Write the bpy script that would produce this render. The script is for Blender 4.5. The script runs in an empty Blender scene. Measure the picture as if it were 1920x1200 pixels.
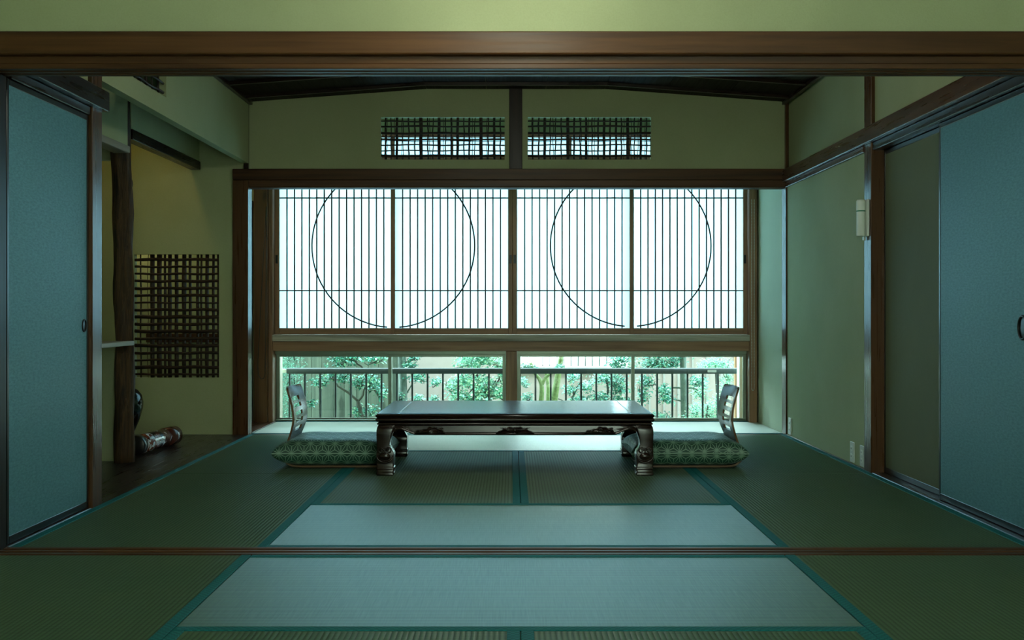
import bpy, bmesh, math, random
from mathutils import Vector, Matrix
random.seed(11)
PI = math.pi
scene = bpy.context.scene
COL = scene.collection

# ------------------------------------------------------------------ camera
F_PX, CAM_H, VX, VY = 2117.0, 0.88, 958.0, 583.0
cd = bpy.data.cameras.new('camera')
cd.sensor_width = 36.0
cd.lens = 36.0 * F_PX / 1920.0
cd.shift_x = (960.0 - VX) / 1920.0
cd.shift_y = -(600.0 - VY) / 1920.0
cd.clip_start = 0.05
cam = bpy.data.objects.new('camera', cd)
cam.location = (0, 0, CAM_H)
cam.rotation_euler = (PI / 2, 0, 0)
COL.objects.link(cam)
scene.camera = cam

# ------------------------------------------------------------------ sky, sun, exposure
SKY = (0.66, 0.94, 1.0)
SKY_STRENGTH = 13.0
world = bpy.data.worlds.new('sky')
scene.world = world
world.use_nodes = True
wb = world.node_tree.nodes['Background']
wb.inputs['Color'].default_value = (*SKY, 1)
wb.inputs['Strength'].default_value = SKY_STRENGTH
sd = bpy.data.lights.new('sun', 'SUN')
sd.energy = 6.0
sd.angle = math.radians(1)
sd.color = (1.0, 0.97, 0.86)
sun = bpy.data.objects.new('sun', sd)
sun.rotation_euler = Vector((0.22, 0.74, -0.64)).to_track_quat('-Z', 'Y').to_euler()
COL.objects.link(sun)
vs = scene.view_settings
vs.view_transform = 'Standard'
vs.look = 'None'
vs.gamma = 1.0
vs.use_curve_mapping = False
vs.exposure = 0.60
cy = scene.cycles
cy.use_denoising = True
cy.max_bounces = 10
cy.diffuse_bounces = 6
cy.glossy_bounces = 4
cy.transmission_bounces = 6
cy.transparent_max_bounces = 12
cy.caustics_reflective = False
cy.caustics_refractive = False
cy.sample_clamp_indirect = 8.0

# ------------------------------------------------------------------ key measures (metres)
XL, XR = -1.865, 1.955          # room edges
YS0, YS1 = 4.068, 4.196         # sill between the two rooms
YB = 8.03                       # line between room and veranda
YW = 9.0                        # window line
TOP = 2.62

def P(px, py, Y):
    """point seen at a photo pixel at depth Y"""
    return Vector(((px - VX) * Y / F_PX, Y, CAM_H - (py - VY) * Y / F_PX))

# ------------------------------------------------------------------ node helpers
class NT:
    def __init__(s, name):
        s.m = bpy.data.materials.new(name)
        s.m.use_nodes = True
        s.t = s.m.node_tree
        s.t.nodes.clear()
        s.out = s.t.nodes.new('ShaderNodeOutputMaterial')
    def n(s, typ, **kw):
        nd = s.t.nodes.new(typ)
        for k, v in kw.items():
            setattr(nd, k, v)
        return nd
    def set(s, sock, v):
        if hasattr(v, 'is_output'):
            s.t.links.new(v, sock)
        elif isinstance(v, (tuple, list)) and len(v) == 3 and sock.type == 'RGBA':
            sock.default_value = (*v, 1)
        else:
            sock.default_value = v
    def math(s, op, a, b=None, c=None, clamp=False):
        nd = s.n('ShaderNodeMath', operation=op)
        nd.use_clamp = clamp
        for i, v in enumerate((a, b, c)):
            if v is not None:
                s.set(nd.inputs[i], v)
        return nd.outputs[0]
    def vmath(s, op, a, b):
        nd = s.n('ShaderNodeVectorMath', operation=op)
        s.set(nd.inputs[0], a); s.set(nd.inputs[1], b)
        return nd.outputs[0]
    def mix(s, f, a, b):
        nd = s.n('ShaderNodeMix', data_type='RGBA')
        s.set(nd.inputs[0], f); s.set(nd.inputs[6], a); s.set(nd.inputs[7], b)
        return nd.outputs[2]
    def ramp(s, f, lo, hi):
        nd = s.n('ShaderNodeMapRange')
        s.set(nd.inputs[0], f); nd.inputs[1].default_value = lo; nd.inputs[2].default_value = hi
        return nd.outputs[0]
    def noise(s, vec, scale, detail=4, rough=0.55, dist=0.0):
        nd = s.n('ShaderNodeTexNoise')
        s.set(nd.inputs['Vector'], vec)
        nd.inputs['Scale'].default_value = scale
        nd.inputs['Detail'].default_value = detail
        nd.inputs['Roughness'].default_value = rough
        nd.inputs['Distortion'].default_value = dist
        return nd.outputs[0]
    def objco(s, jitter=True):
        o = s.n('ShaderNodeTexCoord').outputs['Object']
        if not jitter:
            return o
        r = s.n('ShaderNodeObjectInfo').outputs['Random']
        k = s.math('MULTIPLY', r, 37.0)
        c = s.n('ShaderNodeCombineXYZ')
        for i in range(3):
            s.set(c.inputs[i], k)
        return s.vmath('ADD', o, c.outputs[0])
    def bump(s, h, strength, dist):
        nd = s.n('ShaderNodeBump')
        nd.inputs['Strength'].default_value = strength
        nd.inputs['Distance'].default_value = dist
        s.set(nd.inputs['Height'], h)
        return nd.outputs[0]
    def pbr(s, color, rough=0.5, spec=0.5, normal=None, **kw):
        b = s.n('ShaderNodeBsdfPrincipled')
        s.set(b.inputs['Base Color'], color)
        s.set(b.inputs['Roughness'], rough)
        s.set(b.inputs['Specular IOR Level'], spec)
        if normal is not None:
            s.set(b.inputs['Normal'], normal)
        for k, v in kw.items():
            s.set(b.inputs[k.replace('_', ' ')], v)
        return b.outputs[0]
    def done(s, sh):
        s.t.links.new(sh, s.out.inputs['Surface'])
        return s.m

def plain(name, c, rough=0.5, spec=0.5, **kw):
    t = NT(name)
    return t.done(t.pbr(c, rough, spec, **kw))

def wood(name, dark, light, axis, rough=0.4, spec=0.5, fine=1.0, knots=0.0, rv=0.25, bk=0.05):
    t = NT(name)
    co = t.objco()
    sc = [13.0 * fine] * 3
    sc['xyz'.index(axis)] = 0.55 * fine
    v = t.vmath('MULTIPLY', co, tuple(sc))
    a = t.noise(v, 1.0, 6, 0.6, 0.6)
    v2 = t.vmath('MULTIPLY', co, tuple(k * 5 for k in sc))
    b = t.noise(v2, 1.0, 3, 0.5)
    f = t.math('ADD', t.math('MULTIPLY', a, 0.75), t.math('MULTIPLY', b, 0.25))
    f = t.ramp(f, 0.32, 0.68)
    col = t.mix(f, dark, light)
    if knots:
        vk = t.vmath('MULTIPLY', co, tuple(2.2 if k > 2 else 0.8 for k in sc))
        kn = t.ramp(t.noise(vk, 3.0, 2), 0.66, 0.74)
        col = t.mix(t.math('MULTIPLY', kn, knots), col, tuple(c * 0.35 for c in dark))
    r = t.math('ADD', t.math('MULTIPLY', b, rv), rough - rv / 2)
    return t.done(t.pbr(col, r, spec, t.bump(f, bk, 0.002)))

def plaster(name, c1, c2, rough=0.85):
    t = NT(name)
    co = t.n('ShaderNodeNewGeometry').outputs['Position']
    a = t.noise(co, 1.6, 4)
    b = t.noise(co, 160.0, 3)
    col = t.mix(t.ramp(a, 0.35, 0.65), c1, c2)
    col = t.mix(t.math('MULTIPLY', t.ramp(b, 0.4, 0.7), 0.18), col, tuple(k * 0.75 for k in c1))
    return t.done(t.pbr(col, rough, 0.25, t.bump(b, 0.25, 0.002)))

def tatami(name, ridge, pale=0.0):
    """woven rush: ridges run along `ridge` (x or y), the rush itself across it"""
    t = NT(name)
    co = t.n('ShaderNodeNewGeometry').outputs['Position']
    sep = t.n('ShaderNodeSeparateXYZ'); t.set(sep.inputs[0], co)
    across = sep.outputs[1 if ridge == 'x' else 0]
    along = sep.outputs[0 if ridge == 'x' else 1]
    w = t.math('ABSOLUTE', t.math('SINE', t.math('MULTIPLY', across, PI / 0.0155)))
    k = t.math('SINE', t.math('MULTIPLY', along, 2 * PI / 0.0075))
    st = (90.0, 3.0, 1.0) if ridge == 'x' else (3.0, 90.0, 1.0)
    fib = t.noise(t.vmath('MULTIPLY', co, st), 2.5, 4)
    big = t.noise(co, 2.2, 4)
    rnd = t.n('ShaderNodeObjectInfo').outputs['Random']
    col = t.mix(t.ramp(fib, 0.3, 0.7), (0.054, 0.122, 0.072), (0.118, 0.200, 0.120))
    col = t.mix(t.math('MULTIPLY', t.ramp(big, 0.35, 0.7), 0.45), col, (0.118, 0.182, 0.098))
    col = t.mix(t.math('MULTIPLY', t.math('SUBTRACT', 1.0, w), 0.85), col, (0.030, 0.058, 0.030))
    col = t.mix(t.math('MULTIPLY', rnd, 0.15), col, (0.11, 0.16, 0.08))
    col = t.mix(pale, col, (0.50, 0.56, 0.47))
    h = t.math('ADD', w, t.math('MULTIPLY', t.math('ADD', k, fib), 0.10))
    tan = t.n('ShaderNodeCombineXYZ')
    tan.inputs[0].default_value = 1.0 if ridge == 'x' else 0.0
    tan.inputs[1].default_value = 0.0 if ridge == 'x' else 1.0
    # the glossy rush stems: smooth along a stem, rough across it
    return t.done(t.pbr(col, 0.42 if ridge == 'x' else 0.5, 0.36, t.bump(h, 0.5 if ridge == 'y' else 0.16, 0.0022),
                        Anisotropic=0.85, Tangent=tan.outputs[0]))

def heri(name):
    t = NT(name)
    co = t.n('ShaderNodeNewGeometry').outputs['Position']
    ck = t.n('ShaderNodeTexChecker'); t.set(ck.inputs['Vector'], co); ck.inputs['Scale'].default_value = 90.0
    col = t.mix(ck.outputs['Fac'], (0.004, 0.110, 0.118), (0.008, 0.165, 0.170))
    return t.done(t.pbr(col, 0.75, 0.25))

def fusuma_paper(name, c1, c2):
    t = NT(name)
    co = t.n('ShaderNodeNewGeometry').outputs['Position']
    a = t.noise(t.vmath('MULTIPLY', co, (1.0, 45.0, 130.0)), 1.0, 5, 0.65)
    b = t.noise(co, 2.0, 3)
    col = t.mix(t.ramp(a, 0.36, 0.64), c1, c2)
    col = t.mix(t.math('MULTIPLY', b, 0.3), col, c1)
    return t.done(t.pbr(col, 0.55, 0.45, t.bump(a, 0.3, 0.002)))

def asanoha(name):
    """hemp-leaf print: triangles with spokes to their centres"""
    t = NT(name)
    uv = t.n('ShaderNodeUVMap').outputs[0]
    sep = t.n('ShaderNodeSeparateXYZ'); t.set(sep.inputs[0], uv)
    S = 0.068
    x = t.math('DIVIDE', sep.outputs[0], S)
    y = t.math('DIVIDE', sep.outputs[1], S)
    v = t.math('MULTIPLY', y, 2 / math.sqrt(3))
    u = t.math('SUBTRACT', x, t.math('MULTIPLY', y, 1 / math.sqrt(3)))
    fu, fv = t.math('FRACT', u), t.math('FRACT', v)
    sm = t.math('ADD', fu, fv)
    up = t.math('GREATER_THAN', sm, 1.0)
    def flip(k):   # k or 1-k
        return t.math('ABSOLUTE', t.math('SUBTRACT', up, k))
    a, b = flip(fu), flip(fv)
    c = t.math('SUBTRACT', 1.0, t.math('ADD', a, b))
    mn = t.math('MINIMUM', t.math('MINIMUM', a, b), c)
    mx = t.math('MAXIMUM', t.math('MAXIMUM', a, b), c)
    md = t.math('SUBTRACT', t.math('SUBTRACT', 1.0, mn), mx)
    d = t.math('MINIMUM', mn, t.math('MULTIPLY', t.math('SUBTRACT', md, mn), 0.5))
    line = t.math('LESS_THAN', d, 0.031)
    co = t.n('ShaderNodeTexCoord').outputs['Object']
    nz = t.noise(co, 420.0, 2)
    col = t.mix(line, (0.004, 0.055, 0.030), (0.20, 0.34, 0.24))
    col = t.mix(t.math('MULTIPLY', nz, 0.35), col, (0.004, 0.045, 0.03))
    return t.done(t.pbr(col, 0.5, 0.5, t.bump(nz, 0.2, 0.001), Sheen_Weight=0.12, Sheen_Roughness=0.4,
                        Sheen_Tint=(0.75, 0.95, 1.0)))

def paper_shoji(name, c1, c2, refl):
    t = NT(name)
    co = t.n('ShaderNodeNewGeometry').outputs['Position']
    f = t.noise(t.vmath('MULTIPLY', co, (60.0, 60.0, 25.0)), 1.0, 4)
    col = t.mix(t.math('MULTIPLY', t.ramp(f, 0.4, 0.7), 0.5), c1, c2)
    tr = t.n('ShaderNodeBsdfTranslucent'); t.set(tr.inputs[0], col)
    df = t.n('ShaderNodeBsdfDiffuse'); t.set(df.inputs[0], refl)
    m = t.n('ShaderNodeMixShader'); m.inputs[0].default_value = 0.28
    t.t.links.new(tr.outputs[0], m.inputs[1]); t.t.links.new(df.outputs[0], m.inputs[2])
    return t.done(m.outputs[0])

def glass():
    t = NT('window_glass')
    fr = t.n('ShaderNodeFresnel'); fr.inputs[0].default_value = 1.45
    tr = t.n('ShaderNodeBsdfTransparent'); t.set(tr.inputs[0], (0.93, 0.985, 0.97))
    gl = t.n('ShaderNodeBsdfGlossy'); gl.inputs['Roughness'].default_value = 0.02
    m = t.n('ShaderNodeMixShader')
    t.t.links.new(fr.outputs[0], m.inputs[0])
    t.t.links.new(tr.outputs[0], m.inputs[1]); t.t.links.new(gl.outputs[0], m.inputs[2])
    return t.done(m.outputs[0])

def leafmat(name, c1, c2, c3):
    t = NT(name)
    g = t.n('ShaderNodeNewGeometry')
    r = g.outputs['Random Per Island']
    col = t.mix(t.ramp(r, 0.0, 0.6), c1, c2)
    col = t.mix(t.ramp(r, 0.75, 1.0), col, c3)
    b = t.pbr(col, 0.25, 0.85)
    tr = t.n('ShaderNodeBsdfTranslucent'); t.set(tr.inputs[0], col)
    m = t.n('ShaderNodeMixShader'); m.inputs[0].default_value = 0.35
    t.t.links.new(b, m.inputs[1]); t.t.links.new(tr.outputs[0], m.inputs[2])
    return t.done(m.outputs[0])

def bark(name, c1, c2, sc=(9, 9, 1.4), bumpk=0.8):
    t = NT(name)
    co = t.objco()
    a = t.noise(t.vmath('MULTIPLY', co, sc), 4.0, 7, 0.65, 1.2)
    col = t.mix(t.ramp(a, 0.35, 0.65), c1, c2)
    return t.done(t.pbr(col, 0.6, 0.4, t.bump(a, bumpk, 0.012)))

def emitter(name, c, k):
    t = NT(name)
    e = t.n('ShaderNodeEmission'); t.set(e.inputs[0], c); e.inputs[1].default_value = k
    return t.done(e.outputs[0])

M = {}
for ax in 'xyz':
    M['beam_' + ax] = wood('brown_beam_' + ax, (0.030, 0.0105, 0.0035), (0.125, 0.050, 0.016), ax, 0.30, 0.46)
    M['dark_' + ax] = wood('dark_stained_wood_' + ax, (0.008, 0.004, 0.003), (0.026, 0.012, 0.007), ax, 0.30, 0.45)
    M['old_' + ax] = wood('weathered_wood_' + ax, (0.150, 0.066, 0.030), (0.400, 0.205, 0.105), ax, 0.45, 0.4)
    M['pale_' + ax] = wood('pale_wood_' + ax, (0.22, 0.19, 0.14), (0.40, 0.35, 0.26), ax, 0.5, 0.4)
M['beam_x'] = wood('brown_lintel', (0.030, 0.0105, 0.0035), (0.125, 0.050, 0.016), 'x', 0.46, 0.3)
M['dark_z'] = wood('dark_upright', (0.008, 0.004, 0.003), (0.026, 0.012, 0.007), 'z', 0.40, 0.25)
M['sill_weathered'] = wood('grey_weathered_sill', (0.045, 0.034, 0.026), (0.60, 0.53, 0.43), 'x', 0.6, 0.3, 1.0)
M['knotty'] = wood('knotty_post_wood', (0.045, 0.017, 0.006), (0.18, 0.075, 0.024), 'z', 0.35, 0.5, 0.8, knots=0.8)
M['ceiling'] = wood('dark_ceiling_boards', (0.009, 0.005, 0.003), (0.022, 0.012, 0.006), 'y', 0.6, 0.12)
M['lacquer'] = wood('dark_lacquered_floor', (0.008, 0.006, 0.005), (0.022, 0.016, 0.012), 'y', 0.30, 0.55)
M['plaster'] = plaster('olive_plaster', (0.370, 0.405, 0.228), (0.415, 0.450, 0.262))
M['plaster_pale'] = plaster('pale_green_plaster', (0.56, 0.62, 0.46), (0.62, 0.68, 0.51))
M['tat_x'] = tatami('tatami_ridges_crosswise', 'x')
M['tat_y'] = tatami('tatami_ridges_lengthwise', 'y')
M['tat_pale'] = tatami('tatami_painted_light', 'x', 0.85)  # paler colour stands in for window light on the veranda mats
M['heri'] = heri('teal_border_cloth')
M['fusuma'] = fusuma_paper('blue_green_fusuma_paper', (0.058, 0.180, 0.225), (0.108, 0.275, 0.330))
M['fusuma_olive'] = plaster('olive_panel_paper', (0.130, 0.150, 0.085), (0.150, 0.172, 0.098), 0.75)
M['blacklac'] = plain('black_lacquer', (0.006, 0.005, 0.005), 0.28, 0.5)
M['paper'] = paper_shoji('bluish_shoji_paper', (0.275, 0.425, 0.49), (0.24, 0.385, 0.46), (0.80, 0.86, 0.88))
M['paper_warm'] = paper_shoji('added_screen_paper', (0.80, 0.78, 0.62), (0.74, 0.72, 0.56), (0.80, 0.78, 0.66))  # warm paper of the added screens that light the near room
M['kumiko'] = plain('dark_shoji_bar', (0.035, 0.030, 0.026), 0.5, 0.3)
M['glass'] = glass()
M['alu'] = plain('bronze_aluminium', (0.25, 0.29, 0.22), 0.35, 0.5, Metallic=0.4)
M['rail'] = plain('grey_painted_rail', (0.040, 0.056, 0.054), 0.5, 0.3)
M['table'] = wood('dark_rosewood', (0.008, 0.0035, 0.0025), (0.026, 0.011, 0.007), 'x', 0.22, 0.5)
M['tabletop'] = wood('polished_rosewood_top', (0.006, 0.004, 0.004), (0.020, 0.011, 0.009), 'x', 0.19, 0.55, 1.4, rv=0.14, bk=0.02)
M['inlay'] = plain('pale_inlay', (0.75, 0.78, 0.74), 0.3, 0.5)
M['ply'] = wood('bent_plywood', (0.055, 0.032, 0.015), (0.105, 0.065, 0.032), 'z', 0.26, 0.6, rv=0.05, bk=0.0)
M['plyedge'] = wood('plywood_edge', (0.10, 0.05, 0.02), (0.20, 0.105, 0.045), 'x', 0.45, 0.4)
M['asanoha'] = asanoha('hemp_leaf_print_cloth')
M['seam'] = plain('pale_piping', (0.26, 0.40, 0.31), 0.6, 0.3)
M['log'] = bark('rugged_log', (0.006, 0.003, 0.002), (0.105, 0.052, 0.017), (11, 11, 0.9), 1.0)
M['rod'] = bark('smoked_bamboo', (0.008, 0.005, 0.003), (0.040, 0.018, 0.008), (3, 3, 3), 0.3)
M['white'] = plain('white_plastic', (0.80, 0.84, 0.78), 0.4, 0.5)
M['ivory'] = plain('ivory_plastic', (0.66, 0.70, 0.65), 0.3, 0.5)
M['greenband'] = plain('green_band', (0.0, 0.20, 0.10), 0.4, 0.5)
M['darkmetal'] = plain('dark_metal', (0.02, 0.02, 0.02), 0.35, 0.5, Metallic=0.7)
M['brass'] = plain('old_brass', (0.25, 0.14, 0.04), 0.35, 0.5, Metallic=0.9)
M['vase'] = plain('black_glaze', (0.004, 0.006, 0.006), 0.06, 0.8)
M['socket'] = plain('socket_slots', (0.02, 0.02, 0.02), 0.5, 0.3)
M['leaf_a'] = leafmat('broad_leaf', (0.008, 0.075, 0.055), (0.055, 0.27, 0.185), (0.30, 0.50, 0.26))
M['leaf_b'] = leafmat('fine_leaf', (0.012, 0.09, 0.062), (0.08, 0.30, 0.20), (0.15, 0.42, 0.27))
M['leaf_c'] = leafmat('bright_leaf', (0.018, 0.13, 0.085), (0.15, 0.43, 0.27), (0.52, 0.68, 0.38))
M['bark_grey'] = bark('grey_bark', (0.05, 0.075, 0.06), (0.13, 0.17, 0.14), (6, 6, 3), 0.5)
M['bark_moss'] = bark('mossy_bark', (0.06, 0.10, 0.02), (0.17, 0.22, 0.07), (6, 6, 6), 0.5)
M['twig'] = plain('twig_bark', (0.045, 0.045, 0.035), 0.7, 0.3)
for i, k in enumerate((0.85, 1.0, 1.12)):
    M['fence%d' % i] = wood('grey_fence_board_%d' % i, (0.050 * k, 0.066 * k, 0.052 * k), (0.160 * k, 0.185 * k, 0.148 * k), 'z', 0.7, 0.2, 1.0, knots=0.55)
M['gwall'] = plaster('pinkish_grey_plaster', (0.35, 0.275, 0.25), (0.41, 0.325, 0.295))
M['gwall_cap'] = plain('grey_coping', (0.30, 0.27, 0.25), 0.7, 0.3)
M['board_white'] = plain('white_painted_board', (0.72, 0.72, 0.66), 0.5, 0.3)
M['whitepanel'] = plain('white_panel', (0.85, 0.87, 0.85), 0.5, 0.3)
M['ground'] = plaster('garden_soil', (0.05, 0.07, 0.035), (0.10, 0.11, 0.06))
M['shellwall'] = plaster('outer_plaster', (0.30, 0.28, 0.22), (0.36, 0.34, 0.27))

# ------------------------------------------------------------------ geometry helpers
W = {}
CACHE = {}
def link(name, data, parent, loc):
    o = bpy.data.objects.new(name, data)
    COL.objects.link(o)
    loc = Vector(loc)
    if parent is not None:
        o.parent = parent
        o.location = loc - W[parent.name]
    else:
        o.location = loc
    W[o.name] = loc.copy()
    return o
def tag(o, label=None, cat=None, group=None, kind=None):
    if label: o['label'] = label
    if cat: o['category'] = cat
    if group: o['group'] = group
    if kind: o['kind'] = kind
    return o
def empty(name, loc, label=None, cat=None, group=None, kind=None):
    return tag(link(name, None, None, loc), label, cat, group, kind)
def mesh(name, verts, faces, mat, parent=None, smooth=False, origin=None, uv=None, mats=None, fm=None):
    vs_ = [Vector(v) for v in verts]
    if origin is None:
        lo = [min(v[i] for v in vs_) for i in range(3)]; hi = [max(v[i] for v in vs_) for i in range(3)]
        origin = Vector(((lo[0] + hi[0]) / 2, (lo[1] + hi[1]) / 2, lo[2]))
    origin = Vector(origin)
    me = bpy.data.meshes.new(name)
    me.from_pydata([v - origin for v in vs_], [], faces)
    for m in (mats or [mat]):
        me.materials.append(M[m])
    if fm:
        for p, k in zip(me.polygons, fm): p.material_index = k
    if smooth:
        me.shade_smooth()
    if uv:
        l = me.uv_layers.new(name='UVMap')
        for lp in me.loops:
            l.data[lp.index].uv = uv[lp.vertex_index]
    me.update()
    return link(name, me, parent, origin)
def box(name, x0, x1, y0, y1, z0, z1, mat, parent=None, bev=0.003):
    dx, dy, dz = x1 - x0, y1 - y0, z1 - z0
    key = (round(dx, 4), round(dy, 4), round(dz, 4), mat, bev)
    if key not in CACHE:
        bm = bmesh.new()
        bmesh.ops.create_cube(bm, size=1)
        for v in bm.verts:
            v.co = Vector((v.co.x * dx, v.co.y * dy, (v.co.z + 0.5) * dz))
        b = min(bev, 0.3 * min(dx, dy, dz))
        if b > 0.0004:
            bmesh.ops.bevel(bm, geom=bm.edges[:], offset=b, segments=1, affect='EDGES', profile=0.5)
        me = bpy.data.meshes.new(name)
        bm.to_mesh(me); bm.free()
        me.materials.append(M[mat])
        CACHE[key] = me
    return link(name, CACHE[key], parent, ((x0 + x1) / 2, (y0 + y1) / 2, z0))
def boxes(name, lst, mat, parent=None, bev=0.0):
    vs_, fs = [], []
    for (x0, x1, y0, y1, z0, z1) in lst:
        b = len(vs_)
        vs_ += [(x, y, z) for z in (z0, z1) for y in (y0, y1) for x in (x0, x1)]
        fs += [tuple(b + i for i in f) for f in ((0, 2, 3, 1), (4, 5, 7, 6), (0, 1, 5, 4), (2, 6, 7, 3), (0, 4, 6, 2), (1, 3, 7, 5))]
    return mesh(name, vs_, fs, mat, parent)
def tube(name, pts, rad, mat, parent=None, seg=8, closed=False, smooth=True, cap=True):
    """round bar along a path; rad is a number or a list"""
    pts = [Vector(p) for p in pts]
    n = len(pts)
    rad = rad if isinstance(rad, (list, tuple)) else [rad] * n
    vs_, fs = [], []
    ref = None
    for i, p in enumerate(pts):
        if closed:
            t = (pts[(i + 1) % n] - pts[i - 1]).normalized()
        else:
            t = (pts[min(i + 1, n - 1)] - pts[max(i - 1, 0)]).normalized()
        if ref is None:
            ref = Vector((0, 0, 1)) if abs(t.z) < 0.9 else Vector((1, 0, 0))
        a = (ref - t * ref.dot(t)).normalized()
        b = t.cross(a)
        ref = a
        for k in range(seg):
            th = 2 * PI * k / seg
            vs_.append(p + (a * math.cos(th) + b * math.sin(th)) * rad[i])
    for i in range(n if closed else n - 1):
        j = (i + 1) % n
        for k in range(seg):
            l = (k + 1) % seg
            fs.append((i * seg + k, i * seg + l, j * seg + l, j * seg + k))
    if cap and not closed:
        fs.append(tuple(range(seg))[::-1]); fs.append(tuple((n - 1) * seg + k for k in range(seg)))
    if name is None:
        return vs_, fs
    return mesh(name, vs_, fs, mat, parent, smooth)
def merge(name, parts, mat, parent=None, smooth=True):
    vs_, fs = [], []
    for v, f in parts:
        b = len(vs_)
        vs_ += list(v); fs += [tuple(b + i for i in q) for q in f]
    return mesh(name, vs_, fs, mat, parent, smooth)
def lathe(name, prof, c, mat, parent=None, seg=28):
    vs_, fs = [], []
    for (r, z) in prof:
        for k in range(seg):
            a = 2 * PI * k / seg
            vs_.append((c[0] + r * math.cos(a), c[1] + r * math.sin(a), c[2] + z))
    for i in range(len(prof) - 1):
        for k in range(seg):
            l = (k + 1) % seg
            fs.append((i * seg + k, i * seg + l, (i + 1) * seg + l, (i + 1) * seg + k))
    fs.append(tuple(range(seg))[::-1]); fs.append(tuple((len(prof) - 1) * seg + k for k in range(seg)))
    return mesh(name, vs_, fs, mat, parent, True)
def ellipsoid(c, r, nu=10, nv=14):
    vs_, fs = [], []
    for i in range(nu + 1):
        th = PI * i / nu
        for k in range(nv):
            a = 2 * PI * k / nv
            vs_.append(Vector(c) + Vector((r[0] * math.sin(th) * math.cos(a), r[1] * math.sin(th) * math.sin(a), r[2] * math.cos(th))))
    for i in range(nu):
        for k in range(nv):
            l = (k + 1) % nv
            fs.append((i * nv + k, (i + 1) * nv + k, (i + 1) * nv + l, i * nv + l))
    return vs_, fs
def prism(pts2, plane, d0, d1):
    """outline in a plane ('xz' or 'yz') given thickness d0..d1"""
    n = len(pts2)
    def pt(a, b, d):
        return (a, d, b) if plane == 'xz' else (d, a, b)
    vs_ = [pt(a, b, d0) for a, b in pts2] + [pt(a, b, d1) for a, b in pts2]
    fs = [tuple(range(n)), tuple(range(2 * n - 1, n - 1, -1))]
    fs += [(i, i + n, (i + 1) % n + n, (i + 1) % n) for i in range(n)]
    return vs_, fs
TRIM = [0]
def trim(label, *a, cat='beam', **kw):
    TRIM[0] += 1
    return tag(box('trim_%d' % TRIM[0], *a, **kw), label, cat, None, 'structure')

# ================================================================== FLOOR
floor = boxes('floor', [(-3.3, 2.4, -1.3, 9.12, -0.16, -0.058)], 'dark_y')
tag(floor, 'wooden subfloor carrying the tatami mats', 'floor', None, 'structure')
HB = 0.036
def mat_piece(x0, x1, y0, y1, long_axis, mat=None):
    g = 0.0012
    x0, x1, y0, y1 = x0 + g, x1 - g, y0 + g, y1 - g
    if long_axis == 'x':
        t = box('tatami_mat', x0, x1, y0, y1, -0.056, 0.0, mat or 'tat_x', floor, 0.002)
        for ya in (y0, y1 - HB):
            box('border_cloth', x0, x1, ya, ya + HB, -0.050, 0.0022, 'heri', t, 0.002)
    else:
        t = box('tatami_mat', x0, x1, y0, y1, -0.056, 0.0, 'tat_y', floor, 0.002)
        for xa in (x0, x1 - HB):
            box('border_cloth', xa, xa + HB, y0, y1, -0.050, 0.0022, 'heri', t, 0.002)
u = (YB + 0.01 - YS1) / 4
A, B_, C_, D_, E_ = XL, XL + 0.955, 0.045, XR - 0.955, XR
y0 = YS1
mat_piece(A, B_, y0, y0 + 2 * u, 'y'); mat_piece(A, B_, y0 + 2 * u, y0 + 4 * u, 'y')
mat_piece(D_, E_, y0, y0 + 2 * u, 'y'); mat_piece(D_, E_, y0 + 2 * u, y0 + 4 * u, 'y')
mat_piece(B_, D_, y0, y0 + u, 'x')
mat_piece(B_, C_, y0 + u, y0 + 3 * u, 'y'); mat_piece(C_, D_, y0 + u, y0 + 3 * u, 'y')
mat_piece(B_, D_, y0 + 3 * u, y0 + 4 * u, 'x')
# veranda mats
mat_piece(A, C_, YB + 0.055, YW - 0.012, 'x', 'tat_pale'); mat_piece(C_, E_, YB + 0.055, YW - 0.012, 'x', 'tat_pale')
# near room
a, b, c, d, e = -1.889, -0.934, 0.026, 0.986, 1.941
mat_piece(b, d, 3.105, YS0, 'x')
mat_piece(a, b, 2.15, YS0, 'y'); mat_piece(d, e, 2.15, YS0, 'y')
mat_piece(b, c, 1.19, 3.105, 'y'); mat_piece(c, d, 1.19, 3.105, 'y')
mat_piece(a, b, 0.235, 2.15, 'y'); mat_piece(d, e, 0.235, 2.15, 'y')
mat_piece(b, d, 0.235, 1.19, 'x')
for (p, q) in ((a, b), (b, c), (c, d), (d, e)):
    mat_piece(p, q, -1.17, 0.235, 'y')
# grooved sill between the rooms
sill = empty('trim_90', ((XL + XR) / 2, (YS0 + YS1) / 2, -0.056), 'grooved dark wooden floor track between the two tatami rooms', 'sill', None, 'structure')
boxes('track_base', [(-2.0, 2.06, YS0 + 0.001, YS1 - 0.001, -0.056, -0.004)], 'beam_x', sill)
for ya, yb in ((YS0 + 0.001, YS0 + 0.030), (YS0 + 0.052, YS0 + 0.076), (YS0 + 0.098, YS1 - 0.001)):
    box('track_ridge', -2.0, 2.06, ya, yb, -0.006, 0.0035, 'beam_x', sill, 0.002)
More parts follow.
